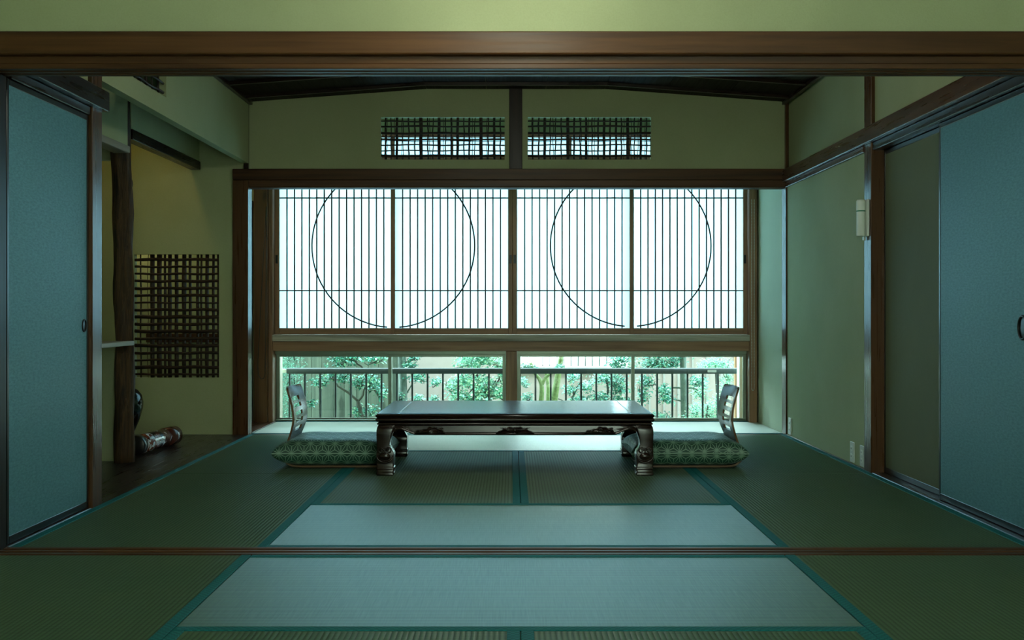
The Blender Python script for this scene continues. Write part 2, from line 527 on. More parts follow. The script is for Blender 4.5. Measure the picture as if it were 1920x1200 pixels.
# alcove floor, veranda boards, sills along the walls
alc = empty('trim_91', (-2.43, 6.6, -0.056), 'dark lacquered board floor of the alcove', 'alcove floor', None, 'structure')
for xa, xb in ((-3.05, -2.46), (-2.46, XL - 0.001)):
    box('floor_plank', xa + 0.0008, xb - 0.0008, 5.152, 8.058, -0.056, -0.001, 'lacquer', alc, 0.0015)
ver = empty('trim_92', (-2.3, 8.55, -0.056), 'brown boards at the dim end of the veranda beside the knotty post', 'floorboards', None, 'structure')
for k in range(4):
    xa = -2.95 + k * 0.27
    box('floor_plank', xa + 0.001, xa + 0.269, 8.17, YW - 0.005, -0.056, 0.002, 'beam_y', ver, 0.002)
trim('dark sill under the blue sliding screen beside the alcove', XL - 0.10, XL - 0.0015, YS1 + 0.002, 5.03, -0.056, 0.004, 'dark_y', cat='sill')
trim('dark sill under the blue and olive sliding screens', XR + 0.0015, XR + 0.12, YS1 + 0.002, 6.128, -0.056, 0.004, 'dark_y', cat='sill')
trim('thin wooden board between mats and veranda', XL, XR, YB + 0.0115, YB + 0.0535, -0.056, -0.001, 'beam_x', cat='sill')
trim('narrow board closing the mats off the plaster wall', XR + 0.001, XR + 0.012, 6.252, 8.028, -0.056, 0.003, 'beam_y', cat='sill', bev=0.001)

# ================================================================== FRONT LINTEL (between rooms)
wf = boxes('wall_front', [(-2.05, 2.12, 4.095, 4.165, 1.879, TOP)], 'plaster')
tag(wf, 'olive plaster wall above the long front lintel', 'wall', None, 'structure')
lin = empty('trim_93', (0.04, 4.13, 1.752), 'long brown double lintel with sliding grooves across the room opening', 'lintel', None, 'structure')
for (ya, yb, mz) in ((YS0 - 0.004, YS0 + 0.030, 1.752), (YS0 + 0.050, YS0 + 0.078, 1.752), (YS0 + 0.098, YS1 + 0.004, 1.752)):
    box('groove_ridge', -2.0, 2.06, ya, yb, mz, 1.7705, 'beam_x', lin, 0.002)
box('lintel_beam', -2.0, 2.06, YS0 - 0.002, YS1 + 0.002, 1.770, 1.798, 'beam_x', lin, 0.002)
box('face_rail', -2.06, 2.12, 4.030, 4.094, 1.798, 1.879, 'beam_x', lin, 0.004)
box('face_rail', -2.06, 2.12, 4.166, 4.232, 1.798, 1.879, 'beam_x', lin, 0.004)
boxes('core', [(-2.0, 2.06, 4.0945, 4.1655, 1.7985, 1.8785)], 'beam_x', lin)
trim('dark square post at the near end of the blue screen wall', -1.995, -1.872, 4.07, 4.19, -0.02, 1.75, 'dark_z', cat='post')
trim('dark square post at the shadowed right end of the front lintel', 1.962, 2.085, 4.07, 4.19, -0.02, 1.75, 'dark_z', cat='post')

# ================================================================== CEILING
ceil = empty('ceiling', (0.04, 6.1, 2.38), 'dark boat-shaped board ceiling sloping down to the side walls', 'ceiling', None, 'structure')
xs = [XL - 0.04, -1.42, -1.01, -0.60, -0.175, 0.25, 0.67, 1.09, 1.52, XR + 0.06]
def cz(x):
    if x < -0.6: return 2.466 - (2.466 - 2.374) * (-0.6 - x) / (-0.6 - XL)
    if x > 0.67: return 2.466 - (2.466 - 2.374) * (x - 0.67) / (XR - 0.67)
    return 2.466
for i in range(9):
    xa, xb = xs[i] + 0.0015, xs[i + 1] - 0.0015
    za, zb = cz(xa), cz(xb)
    vs_ = [(xa, y, z + za) for y in (4.17, 8.068) for z in (0, 0.012)] + [(xb, y, z + zb) for y in (4.17, 8.068) for z in (0, 0.012)]
    mesh('ceiling_plank', vs_, [(0, 1, 3, 2), (4, 6, 7, 5), (0, 2, 6, 4), (1, 5, 7, 3), (0, 4, 5, 1), (2, 3, 7, 6)], 'ceiling', ceil)
for k in range(8):
    yb_ = 4.6 + k * 0.46
    for (xa, xb) in ((XL + 0.03, -0.6), (-0.6, 0.67), (0.67, XR - 0.03)):
        za, zb = cz(xa) - 0.022, cz(xb) - 0.022
        vs_ = [(xa, yb_ + q, z + za) for q in (0, 0.026) for z in (0, 0.021)] + [(xb, yb_ + q, z + zb) for q in (0, 0.026) for z in (0, 0.021)]
        mesh('ceiling_batten', vs_, [(0, 1, 3, 2), (4, 6, 7, 5), (0, 2, 6, 4), (1, 5, 7, 3), (0, 4, 5, 1), (2, 3, 7, 6)], 'dark_x', ceil)
trim('dark ceiling edge moulding along the alcove wall', XL, XL + 0.028, 4.17, 8.03, 2.345, 2.376, 'dark_y', cat='moulding')
trim('dark ceiling edge moulding along the sliding screen wall', XR - 0.028, XR, 4.17, 8.03, 2.345, 2.376, 'dark_y', cat='moulding')
rf = boxes('roof', [(-3.5, 2.6, -1.45, 9.75, TOP + 0.001, TOP + 0.16), (-8.0, 7.0, -0.6, 9.1, TOP + 0.16, 6.4), (-8.0, -3.2, -0.6, 9.1, -0.7, TOP), (2.2, 7.0, -0.6, 9.1, -0.7, TOP)], 'shellwall')  # the upper block is added to keep the sun off the garden
tag(rf, 'roof, wings and added unseen upper storey shading the garden', 'building', None, 'structure')
nc = boxes('ceiling_front', [(-2.0, 2.07, -1.3, 4.09, 2.50, 2.56)], 'ceiling')
tag(nc, 'dark board ceiling of the near room', 'ceiling', None, 'structure')
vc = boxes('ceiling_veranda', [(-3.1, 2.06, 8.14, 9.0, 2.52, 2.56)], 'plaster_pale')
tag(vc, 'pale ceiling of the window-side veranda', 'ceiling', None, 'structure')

# ================================================================== RIGHT WALL
wr = boxes('wall_right', [
    (1.966, 2.06, 6.25, 8.03, -0.05, 1.80),
    (1.976, 2.06, 4.17, 8.03, 1.80, TOP),
    (2.062, 2.14, -1.3, 9.1, -0.05, TOP)], 'plaster')
tag(wr, 'olive plaster wall beside the sliding screens', 'wall', None, 'structure')
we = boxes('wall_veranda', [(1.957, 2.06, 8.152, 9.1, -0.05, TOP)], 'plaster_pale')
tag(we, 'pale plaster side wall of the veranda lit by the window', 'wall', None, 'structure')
trim('brown post between plaster wall and olive sliding panel', XR, 2.06, 6.13, 6.25, -0.056, TOP, 'beam_z', cat='post')
trim('slim corner post where the plaster wall meets the veranda', XR, 2.06, 8.03, 8.15, -0.056, TOP, 'beam_z', cat='post')
trim('long dark picture rail along the sliding screen wall', XR - 0.028, 1.974, 4.236, 8.015, 1.794, 1.880, 'beam_y', cat='rail')
trim('dark head track above the blue and olive sliding screens', XR + 0.008, XR + 0.105, 4.236, 6.128, 1.752, 1.793, 'dark_y', cat='rail')
trim('thin pale-edged rail capping the plaster wall panel', XR - 0.006, 1.9655, 6.252, 8.028, 1.758, 1.793, 'beam_y', cat='rail')

def fusuma(n, x, side, y0, y1, paper, label, pull_y, pr=0.036, z0=0.006, z1=1.750, fr=0.018):
    """sliding screen in a plane of constant x; side=+1 when its face looks to +x"""
    t = empty('door_%d' % n, (x, (y0 + y1) / 2, z0), label, 'sliding door', None, 'structure')
    th = 0.011
    box('paper_panel', x - th + 0.002, x + th - 0.002, y0 + fr, y1 - fr, z0 + fr, z1 - fr, paper, t, 0)
    box('stile', x - th, x + th, y0, y0 + fr, z0, z1, 'blacklac', t, 0.002)
    box('stile', x - th, x + th, y1 - fr, y1, z0, z1, 'blacklac', t, 0.002)
    box('bottom_rail', x - th, x + th, y0 + fr, y1 - fr, z0, z0 + fr + 0.012, 'blacklac', t, 0.002)
    box('top_rail', x - th, x + th, y0 + fr, y1 - fr, z1 - fr - 0.006, z1, 'blacklac', t, 0.002)
    if pull_y is not None:
        zc = 0.815
        xs_ = x + side * (th - 0.002)
        ring = [(xs_ + side * 0.002, pull_y + pr * math.cos(q), zc + 1.25 * pr * math.sin(q)) for q in [2 * PI * k / 24 for k in range(24)]]
        pu = tube('door_pull', ring, pr / 6, 'darkmetal', t, 6, closed=True)
        v, f = ellipsoid((xs_, pull_y, zc), (0.002, pr - 0.002, 1.2 * pr))
        mesh('pull_dish', v, f, 'blacklac', pu, True)
    return t
fusuma(1, 2.000, -1, 4.24, 5.25, 'fusuma', 'blue-green paper sliding screen with dark round pull next to the olive panel', 4.388)
fusuma(2, 2.036, -1, 5.20, 6.125, 'fusuma_olive', 'plain olive sliding panel between brown post and blue screen', None)
fusuma(3, -1.892, 1, 4.215, 5.028, 'fusuma', 'blue-green paper sliding screen between alcove post and front lintel', 4.978, 0.021)

# emergency torch on the brown post
t = empty('emergency_torch', (1.925, 6.19, 1.288), 'white emergency torch with green band mounted on the brown post', 'torch')
box('back_plate', 1.942, 1.9545, 6.150, 6.228, 1.288, 1.490, 'ivory', t, 0.003)
lathe('body', [(0.020, 0), (0.0235, 0.004), (0.0235, 0.140), (0.0245, 0.144), (0.0245, 0.192), (0.020, 0.200)], (1.9185, 6.19, 1.290), 'white', t, 20)
lathe('green_band', [(0.0238, 0), (0.0242, 0.0005), (0.0242, 0.0055), (0.0238, 0.006)], (1.9185, 6.19, 1.424), 'greenband', t, 20)
box('latch_tab', 1.936, 1.950, 6.200, 6.222, 1.268, 1.2885, 'ivory', t, 0.002)

def outlet(x, yc, z0, label):
    t = empty('power_outlet', (x, yc, z0), label, 'outlet', 'power outlets low on the plaster wall')
    box('cover_plate', x - 0.007, x, yc - 0.036, yc + 0.036, z0, z0 + 0.118, 'ivory', t, 0.003)
    for zc in (0.035, 0.080):
        f = box('socket', x - 0.0095, x - 0.0068, yc - 0.012, yc + 0.012, z0 + zc - 0.014, z0 + zc + 0.014, 'white', t, 0.001)
        for s in (-0.005, 0.005):
            box('slot', x - 0.0102, x - 0.0092, yc + s - 0.001, yc + s + 0.001, z0 + zc - 0.005, z0 + zc + 0.005, 'socket', f, 0)
outlet(1.9655, 7.94, 0.010, 'pale power outlet at the foot of the slim corner post by the veranda')
outlet(1.9655, 6.490, 0.010, 'power outlet on the plaster wall, second from the brown post')
outlet(1.9655, 6.305, 0.010, 'power outlet right against the foot of the brown post')

# ================================================================== BACK WALL (room / veranda)
L1 = (-0.929, -0.045, 1.961, 2.265)     # lattice openings x0,x1,z0,z1
L2 = (0.121, 1.001, 1.961, 2.265)
ya, yb = 8.065, 8.125
bw = [(-1.87, L1[0], ya, yb, 1.80, TOP), (L1[1], L2[0], ya, yb, 1.80, TOP), (L2[1], 1.96, ya, yb, 1.80, TOP)]
for L in (L1, L2):
    bw += [(L[0], L[1], ya, yb, 1.80, L[2]), (L[0], L[1], ya, yb, L[3], TOP)]
tag(boxes('wall_back', bw, 'plaster'), 'olive plaster wall above the opening to the veranda', 'wall', None, 'structure')
trim('slim dark post between the two upper lattice windows', -0.011, 0.081, 8.042, 8.13, 1.890, 2.47, 'dark_z', cat='post')
trim('brown picture rail above the veranda opening', -1.976, 1.953, 8.012, 8.064, 1.812, 1.889, 'beam_x', cat='rail')
kam = empty('trim_94', (0.045, 8.09, 1.756), 'grooved brown lintel over the veranda opening', 'lintel', None, 'structure')
box('lintel_beam', -1.868, 1.953, 8.034, 8.148, 1.766, 1.811, 'beam_x', kam, 0.002)
for q in (8.034, 8.080, 8.122):
    box('groove_ridge', -1.868, 1.953, q, q + 0.026, 1.756, 1.7665, 'beam_x', kam, 0.002)
trim('brown corner post between alcove and veranda', -1.980, -1.870, 8.030, 8.150, -0.056, 1.811, 'beam_z', cat='post')
trim('slim dark upper corner post between alcove wall and back wall', -1.900, -1.870, 8.030, 8.150, 1.890, TOP, 'dark_z', cat='post')

def rods(t, x0, x1, z0, z1, y, verts_x, horiz_z, wob=0.004):
    """bamboo lattice: verts_x = [(frac, width)], horiz_z = [(frac, width)]"""
    for fx, w in verts_x:
        x = x0 + (x1 - x0) * fx
        n = 7
        ph = random.random() * 6
        k = 0.5 * w
        pts = [(x + wob * math.sin(ph + i * 1.9) * (0.5 if w > 0.012 else 1), y + 0.012, z0 + (z1 - z0) * i / (n - 1)) for i in range(n)]
        tube('lattice_rod', pts, [k * random.uniform(0.88, 1.1) for _ in range(n)], 'rod', t, 6)
    for fz, w in horiz_z:
        z = z1 + (z0 - z1) * fz
        n = 11
        ph = random.random() * 6
        k = 0.5 * w
        pts = [(x0 + (x1 - x0) * i / (n - 1), y - 0.008, z + wob * math.sin(ph + i * 1.3)) for i in range(n)]
        tube('lattice_rod', pts, [k * random.uniform(0.88, 1.1) for _ in range(n)], 'rod', t, 6)
def px(l, a=65, b=1820):
    return [((p - a) / (b - a), w * 0.000555) for p, w in l]
VX1 = [(130, 24), (150, 8), (208, 14), (258, 8), (290, 34), (360, 8), (376, 12), (457, 20), (540, 14), (552, 8), (630, 46), (728, 20), (755, 8), (800, 14), (885, 40), (948, 8), (978, 16), (1060, 26), (1148, 34), (1238, 18), (1312, 24), (1355, 8), (1390, 12), (1478, 44), (1560, 8), (1580, 18), (1665, 32), (1752, 18)]
VX2 = [(140, 24), (228, 20), (312, 36), (390, 16), (432, 8), (465, 16), (548, 18), (640, 44), (730, 24), (815, 18), (832, 8), (900, 34), (930, 8), (985, 16), (1020, 8), (1070, 22), (1155, 36), (1240, 22), (1325, 28), (1400, 18), (1435, 8), (1490, 40), (1540, 8), (1585, 16), (1635, 8), (1675, 34), (1735, 8), (1755, 18)]
HZ = [(0.10, 0.011), (0.215, 0.013), (0.375, 0.017), (0.45, 0.007), (0.52, 0.012), (0.555, 0.005), (0.645, 0.010), (0.775, 0.009), (0.895, 0.016)]
for n, L, vx in ((1, L1, VX1), (2, L2, VX2)):
    t = empty('window_%d' % n, ((L[0] + L[1]) / 2, 8.09, L[2]),
              ['smoked bamboo lattice opening above the lintel, nearer the alcove', 'smoked bamboo lattice opening above the lintel, nearer the sliding screens'][n - 1], 'lattice window', None, 'structure')
    rods(t, L[0] - 0.004, L[1] + 0.004, L[2] - 0.003, L[3] + 0.003, 8.092, px(vx), HZ, 0.003)

# ================================================================== LEFT WALL AND ALCOVE
wl = boxes('wall_left', [
    (-1.960, -1.885, 4.17, 5.03, 1.80, TOP),            # above the blue screen
    (-1.965, -1.875, -1.3, 4.069, -0.05, 2.5),          # near room
    (-2.05, -1.97, 4.0, 5.15, -0.05, TOP),               # behind the screen
    # hanging wall of the alcove with a lattice opening
    (-1.915, XL, 5.15, 8.03, 1.93, 2.035), (-1.915, XL, 6.11, 8.03, 2.035, TOP), (-1.915, XL, 5.15, 6.11, 2.30, TOP),
    (-1.915, XL, 5.15, 5.26, 2.035, 2.30)], 'plaster')
tag(wl, 'olive plaster wall with deep hanging wall over the alcove', 'wall', None, 'structure')
wa = boxes('wall_alcove_rear', [(-3.16, -3.04, 5.0, 9.1, -0.05, TOP), (-3.05, -1.97, 5.02, 5.149, -0.05, TOP)], 'plaster')
tag(wa, 'olive plaster rear wall deep inside the alcove', 'wall', None, 'structure')
wa = boxes('wall_alcove_partition', [(-3.04, -2.312, 6.61, 6.66, 0.0, 0.68), (-3.04, -2.312, 6.61, 6.66, 1.765, TOP), (-3.04, -2.64, 6.61, 6.66, 0.68, 1.765)], 'plaster')
tag(wa, 'olive plaster partition with a window gap behind the rugged log', 'wall', None, 'structure')
wa = boxes('wall_alcove_drop', [(-2.275, -2.225, 6.615, 8.06, 1.946, TOP)], 'plaster')
tag(wa, 'inner hanging plaster wall above the dark drop beam', 'wall', None, 'structure')
wa = boxes('wall_alcove_small', [(-2.265, -2.205, 5.15, 6.495, 1.826, TOP)], 'plaster')
tag(wa, 'small hanging plaster wall above the pale trim beside the log', 'wall', None, 'structure')
LX = (-2.69, -2.084, 0.403, 1.285)
ae = boxes('wall_alcove_end', [
    (-3.04, LX[0], 8.06, 8.12, -0.05, TOP), (LX[1], -1.981, 8.06, 8.12, -0.05, TOP),
    (LX[0], LX[1], 8.06, 8.12, -0.05, LX[2]), (LX[0], LX[1], 8.06, 8.12, LX[3], TOP), (-1.981, -1.90, 8.06, 8.12, 1.89, TOP)], 'plaster')
tag(ae, 'olive plaster end wall of the alcove around the tall lattice', 'wall', None, 'structure')
t = empty('window_3', ((LX[0] + LX[1]) / 2, 8.09, LX[2]), 'tall smoked bamboo lattice opening in the alcove end wall', 'lattice window', None, 'structure')
vxs = [(x / 674.0, w * 0.0036 / 4.286) for x, w in ((44, 14), (100, 6), (135, 40), (190, 46), (235, 22), (272, 34), (325, 34), (385, 38), (432, 26), (492, 26), (520, 18), (565, 30), (615, 24), (655, 22))]
vxs = [(f, w) for f, w in vxs]
hzs = [((i + 0.8) / 17.3, random.choice((0.013, 0.016, 0.021, 0.026))) for i in range(17)]
rods(t, LX[0] - 0.004, LX[1] + 0.004, LX[2] - 0.003, LX[3] + 0.003, 8.085, vxs, hzs, 0.003)
t = empty('window_4', (-1.89, 5.68, 2.035), 'small dark lattice opening high in the hanging wall over the alcove', 'lattice window', None, 'structure')
for k in range(9):
    y = 5.30 + k * 0.095 + random.uniform(-0.015, 0.015)
    tube('lattice_rod', [(-1.897, y + 0.004 * math.sin(i * 2 + k), 2.03 + 0.275 * i / 5) for i in range(6)], random.uniform(0.004, 0.011), 'rod', t, 6)
for k in range(5):
    z = 2.06 + k * 0.052
    tube('lattice_rod', [(-1.882, 5.255 + 0.86 * i / 9, z + 0.004 * math.sin(i * 1.7 + k)) for i in range(10)], random.uniform(0.004, 0.010), 'rod', t, 6)

trim('brown post between the blue screen and the alcove', -1.969, XL, 5.032, 5.150, -0.056, TOP, 'beam_z', cat='post')
trim('dark picture rail wrapping the alcove post above the blue screen', -1.884, XL + 0.028, 4.236, 5.170, 1.790, 1.880, 'dark_y', cat='rail')
trim('dark head track above the blue screen by the alcove', -1.960, -1.872, 4.236, 5.030, 1.752, 1.789, 'dark_y', cat='rail')
trim('dark drop beam under the inner hanging wall of the alcove', -2.285, -2.215, 6.615, 8.058, 1.886, 1.946, 'dark_y', cat='beam')
trim('pale wooden trim under the small hanging wall beside the log post', -2.285, -2.190, 5.151, 6.492, 1.787, 1.826, 'pale_y', cat='beam')
sh = tag(box('alcove_shelf', -2.62, -2.165, 5.152, 6.494, 0.682, 0.708, 'pale_y'), 'pale thin shelf board between alcove post and rugged log', 'shelf')

# rugged log post
n = 46; seg = 22
vs_, fs = [], []
for i in range(n):
    z = 0.0 + 2.60 * i / (n - 1)
    for k in range(seg):
        q = 2 * PI * k / seg
        r = 0.050 + 0.006 * math.sin(3 * q + z * 2.0) + 0.0045 * math.sin(7 * q - z * 3) + 0.004 * math.sin(10 * q + z * 5) + 0.004 * math.sin(z * 14 + q * 2) + random.uniform(-0.0012, 0.0012)
        r *= 1.06 - 0.03 * z
        vs_.append((-2.253 + 0.006 * math.sin(z * 2.1) + r * math.cos(q), 6.555 + 0.005 * math.sin(z * 1.7 + 1) + r * math.sin(q) * 0.9, z))
for i in range(n - 1):
    for k in range(seg):
        l = (k + 1) % seg
        fs.append((i * seg + k, i * seg + l, (i + 1) * seg + l, (i + 1) * seg + k))
fs += [tuple(range(seg))[::-1], tuple((n - 1) * seg + k for k in range(seg))]
root = empty('alcove_log_post', (-2.253, 6.555, 0), 'rugged dark natural log post standing in the alcove', 'post')
mesh('log_trunk', vs_, fs, 'log', root, True)
for (z, q, r) in ((1.62, 0.3, 0.012), (1.10, -0.4, 0.014), (0.62, 2.6, 0.013), (1.36, 2.9, 0.012), (0.35, -0.9, 0.011)):
    v, f = ellipsoid((-2.253 + 0.045 * math.cos(q), 6.555 + 0.040 * math.sin(q), z), (r, r, r * 2.4), 6, 10)
    mesh('knot', v, f, 'log', root, True)

# black vase
root = empty('glazed_vase', (-2.505, 7.30, 0), 'black glazed bulbous vase half hidden behind the rugged log', 'vase')
lathe('vase_body', [(0.046, 0), (0.050, 0.01), (0.050, 0.05), (0.072, 0.11), (0.102, 0.18), (0.121, 0.25), (0.124, 0.29), (0.114, 0.335), (0.088, 0.368), (0.055, 0.384)], (-2.505, 7.30, 0.0), 'vase', root, 36)
lathe('vase_neck', [(0.050, 0.0), (0.042, 0.012), (0.044, 0.03), (0.054, 0.04), (0.048, 0.041), (0.036, 0.03), (0.034, 0.004)], (-2.505, 7.30, 0.380), 'vase', root, 30)
# painted roll lying on the alcove floor
def paintmat():
    t = NT('painted_lacquer')
    co = t.n('ShaderNodeTexCoord').outputs['Object']
    a = t.noise(t.vmath('MULTIPLY', co, (14, 14, 14)), 1.0, 2, 0.4, 1.5)
    b = t.noise(t.vmath('MULTIPLY', co, (9, 9, 9)), 1.3, 2)
    col = t.mix(t.ramp(b, 0.47, 0.50), (0.012, 0.006, 0.006), (0.16, 0.035, 0.02))
    col = t.mix(t.ramp(a, 0.57, 0.59), col, (0.62, 0.66, 0.70))
    return t.done(t.pbr(col, 0.25, 0.6))
M['painted'] = paintmat()
M['redlac'] = plain('dark_red_lacquer', (0.085, 0.022, 0.014), 0.25, 0.6)
p0, p1 = Vector((-2.285, 6.86, 0.061)), Vector((-2.225, 7.46, 0.061))
dv = (p1 - p0)
root = empty('lacquered_cylinder', (-2.255, 7.16, 0), 'painted lacquer cylinder in black and red with white flecks on the alcove floor', 'cylinder')
tube('painted_body', [p0 + dv * k for k in (0.10, 0.3, 0.5, 0.72)], 0.058, 'painted', root, 24)
tube('end_cap', [p0 + dv * k for k in (0.0, 0.006, 0.098)], [0.056, 0.0605, 0.0605], 'blacklac', root, 24)
tube('end_cap', [p0 + dv * k for k in (0.722, 0.992, 1.0)], [0.0605, 0.0605, 0.056], 'redlac', root, 24)
# tube lamp hidden behind the drop wall
root = empty('tube_lamp', (-2.32, 7.35, 2.06), 'warm tube lamp fixed behind the inner hanging wall of the alcove', 'lamp')
box('fixture', -2.320, -2.276, 6.95, 7.75, 2.06, 2.11, 'ivory', root, 0.004)
M['lamp'] = emitter('warm_tube', (1.0, 0.68, 0.22), 10.0)
tube('lamp_tube', [(-2.340, 6.97, 2.075), (-2.340, 7.73, 2.075)], 0.013, 'lamp', root, 12)

root = empty('added_wall_lamp', (-3.0, 8.55, 1.55), 'added unseen warm lamp brightening the veranda end', 'lamp')  # added lamp out of sight, lifts the nook behind the lattice
box('lamp_plate', -3.039, -3.02, 8.50, 8.60, 1.55, 1.72, 'dark_z', root, 0.003)
M['lamp2'] = emitter('added_lamp_glow', (1.0, 0.78, 0.42), 22.0)
lathe('lamp_globe', [(0.02, 0), (0.045, 0.02), (0.055, 0.06), (0.045, 0.10), (0.02, 0.12)], (-2.955, 8.55, 1.575), 'lamp2', root, 16)

# ================================================================== WINDOW WALL
ww = boxes('wall_window', [
    (-3.1, 2.06, YW + 0.0, YW + 0.11, 2.285, TOP),
    (-3.1, -2.02, YW - 0.01, YW + 0.11, -0.05, 2.285),
    (1.944, 2.06, YW + 0.0, YW + 0.11, -0.05, 2.285),
    (-3.1, 2.06, YW + 0.0, YW + 0.11, -0.5, -0.061)], 'plaster')
tag(ww, 'plaster wall holding the long veranda windows', 'wall', None, 'structure')
trim('knotty brown window post beside the dim veranda end', -2.024, -1.916, 8.885, 9.0, -0.056, 2.5, 'knotty', cat='post', bev=0.006)
trim('wooden window jamb next to the knotty post', -1.915, -1.881, 8.91, 9.08, -0.056, 2.285, 'old_z', cat='jamb')
trim('wooden window jamb beside the hanging blind chain', 1.881, 1.9435, 8.91, 9.08, -0.056, 2.285, 'old_z', cat='jamb')
trim('grey weathered sill under the round-patterned paper screens', -1.880, 1.880, 8.885, 9.06, 0.641, 0.692, 'sill_weathered', cat='sill')
trim('thin added strip blocking light under the paper screens', -1.880, 1.880, 8.990, 9.005, 0.6925, 0.716, 'old_x', cat='strip')  # added out of sight to close the light gap at the sill
trim('brown beam above the low garden windows', -1.880, 1.880, 8.915, 9.08, 0.563, 0.640, 'old_x', cat='beam')
trim('head rail over the round-patterned paper screens', -1.880, 1.880, 8.90, 9.06, 2.083, 2.112, 'old_x', cat='rail')
trim('upper rail over the narrow paper transom', -1.880, 1.880, 8.93, 9.06, 2.262, 2.285, 'old_x', cat='rail')
trim('short brown post between the two low garden windows', -0.040, 0.049, 8.915, 9.08, 0.003, 0.562, 'old_z', cat='post')
trim('low dark threshold under the garden windows', -1.880, 1.880, YW - 0.010, 9.08, -0.056, 0.002, 'beam_x', cat='sill')
trim('dark beam on the dim veranda end wall', -2.9, -2.05, 8.965, 8.989, 1.70, 1.755, 'dark_x', cat='beam')
trim('dark upright on the dim veranda end wall', -2.105, -2.055, 8.965, 8.989, 0.0, 1.699, 'dark_z', cat='post')
trim('brown rail on the dim veranda end wall', -2.9, -2.106, 8.97, 8.989, 0.63, 0.70, 'beam_x', cat='rail')
t = empty('wall_box', (-2.145, 8.96, 0.705), 'small pale box on the dim wall behind the corner post', 'wall box')
box('box_body', -2.28, -2.106, 8.935, 8.989, 0.705, 0.845, 'ivory', t, 0.006)
box('box_cover', -2.275, -2.111, 8.931, 8.9345, 0.712, 0.838, 'white', t, 0.002)

# --- paper screens with the circle
ZP0, ZP1 = 0.694, 2.083
def shoji(n, x0, x1, y, label, cx, R, stile_l, stile_r, pull):
    t = empty('window_%d' % n, ((x0 + x1) / 2, y, ZP0), label, 'shoji screen', None, 'structure')
    d = 0.026
    br, tr = 0.050, 0.036
    box('stile', x0, x0 + stile_l, y, y + d, ZP0, ZP1, 'old_z', t, 0.003)
    box('stile', x1 - stile_r, x1, y, y + d, ZP0, ZP1, 'old_z', t, 0.003)
    a, b = x0 + stile_l, x1 - stile_r
    box('bottom_rail', a, b, y + 0.001, y + d - 0.001, ZP0, ZP0 + br, 'old_x', t, 0.003)
    box('top_rail', a, b, y + 0.001, y + d - 0.001, ZP1 - tr, ZP1, 'old_x', t, 0.003)
    za, zb = ZP0 + br, ZP1 - tr
    pv = [(a, y + 0.0185, za), (b, y + 0.0185, za), (b, y + 0.0185, zb), (a, y + 0.0185, zb)]
    mesh('shoji_paper', pv, [(0, 1, 2, 3)], 'paper', t)
    w = 0.0100
    for k in range(1, 15):
        x = a + (b - a) * k / 15
        box('lattice_bar', x - w / 2, x + w / 2, y + 0.008, y + 0.0175, za, zb, 'kumiko', t, 0)
    for z in (P(0, 371, y).z, P(0, 545, y).z):
        box('cross_bar', a, b, y + 0.006, y + 0.0165, z - w / 2, z + w / 2, 'kumiko', t, 0)
    zc = 1.396
    arc = []
    for k in range(65):
        q = 2 * PI * k / 64
        X, Z = cx + R * math.cos(q), zc + R * math.sin(q)
        arc.append((X, Z))
    # only the half of the circle that lies on this screen
    s = 1 if (a + b) / 2 > cx else -1
    half = []
    for k in range(41):
        q = -PI / 2 + PI * k / 40
        X, Z = cx + s * R * math.cos(q), zc + R * math.sin(q)
        if a - 0.001 <= X <= b + 0.001 and za <= Z <= zb:
            half.append((X, y + 0.009, Z))
    tube('curved_bar', half, 0.0058, 'kumiko', t, 6)
    for xq in pull:
        box('finger_pull', xq - 0.009, xq + 0.009, y - 0.0015, y + 0.002, P(0, 494, y).z, P(0, 478, y).z, 'darkmetal', t, 0.001)
yf, yr = 8.925, 8.962
xm1, xm2, xm3 = -0.934, 0.013, 0.956
shoji(5, -1.879, xm1 + 0.017, yr, 'paper screen with half circle, next to the knotty post', xm1, 0.647, 0.040, 0.034, [-1.860])
shoji(6, xm1 - 0.017, xm2, yf, 'paper screen with half circle, between knotty-post screen and the middle', xm1, 0.647, 0.034, 0.036, [xm2 - 0.016])
shoji(7, xm2, xm3 + 0.017, yf, 'paper screen with half circle, between the middle and blind-chain screen', xm3 - 0.005, 0.639, 0.036, 0.034, [xm2 + 0.017])
shoji(8, xm3 - 0.017, 1.879, yr, 'paper screen with half circle, next to the blind chain', xm3 - 0.005, 0.639, 0.034, 0.034, [1.858])
# transom paper strip above
t = empty('window_9', (0, 8.99, 2.113), 'narrow paper transom strip above the round-patterned screens', 'transom', None, 'structure')
mesh('shoji_paper', [(-1.879, 8.99, 2.113), (1.879, 8.99, 2.113), (1.879, 8.99, 2.261), (-1.879, 8.99, 2.261)], [(0, 1, 2, 3)], 'paper', t)
for k in range(9):
    x = -1.879 + 3.758 * k / 8
    box('lattice_bar', x - 0.012 if k else x, x + 0.012 if k < 8 else x, 8.97, 8.988, 2.113, 2.261, 'old_z', t, 0.001) if 0 < k < 8 else None

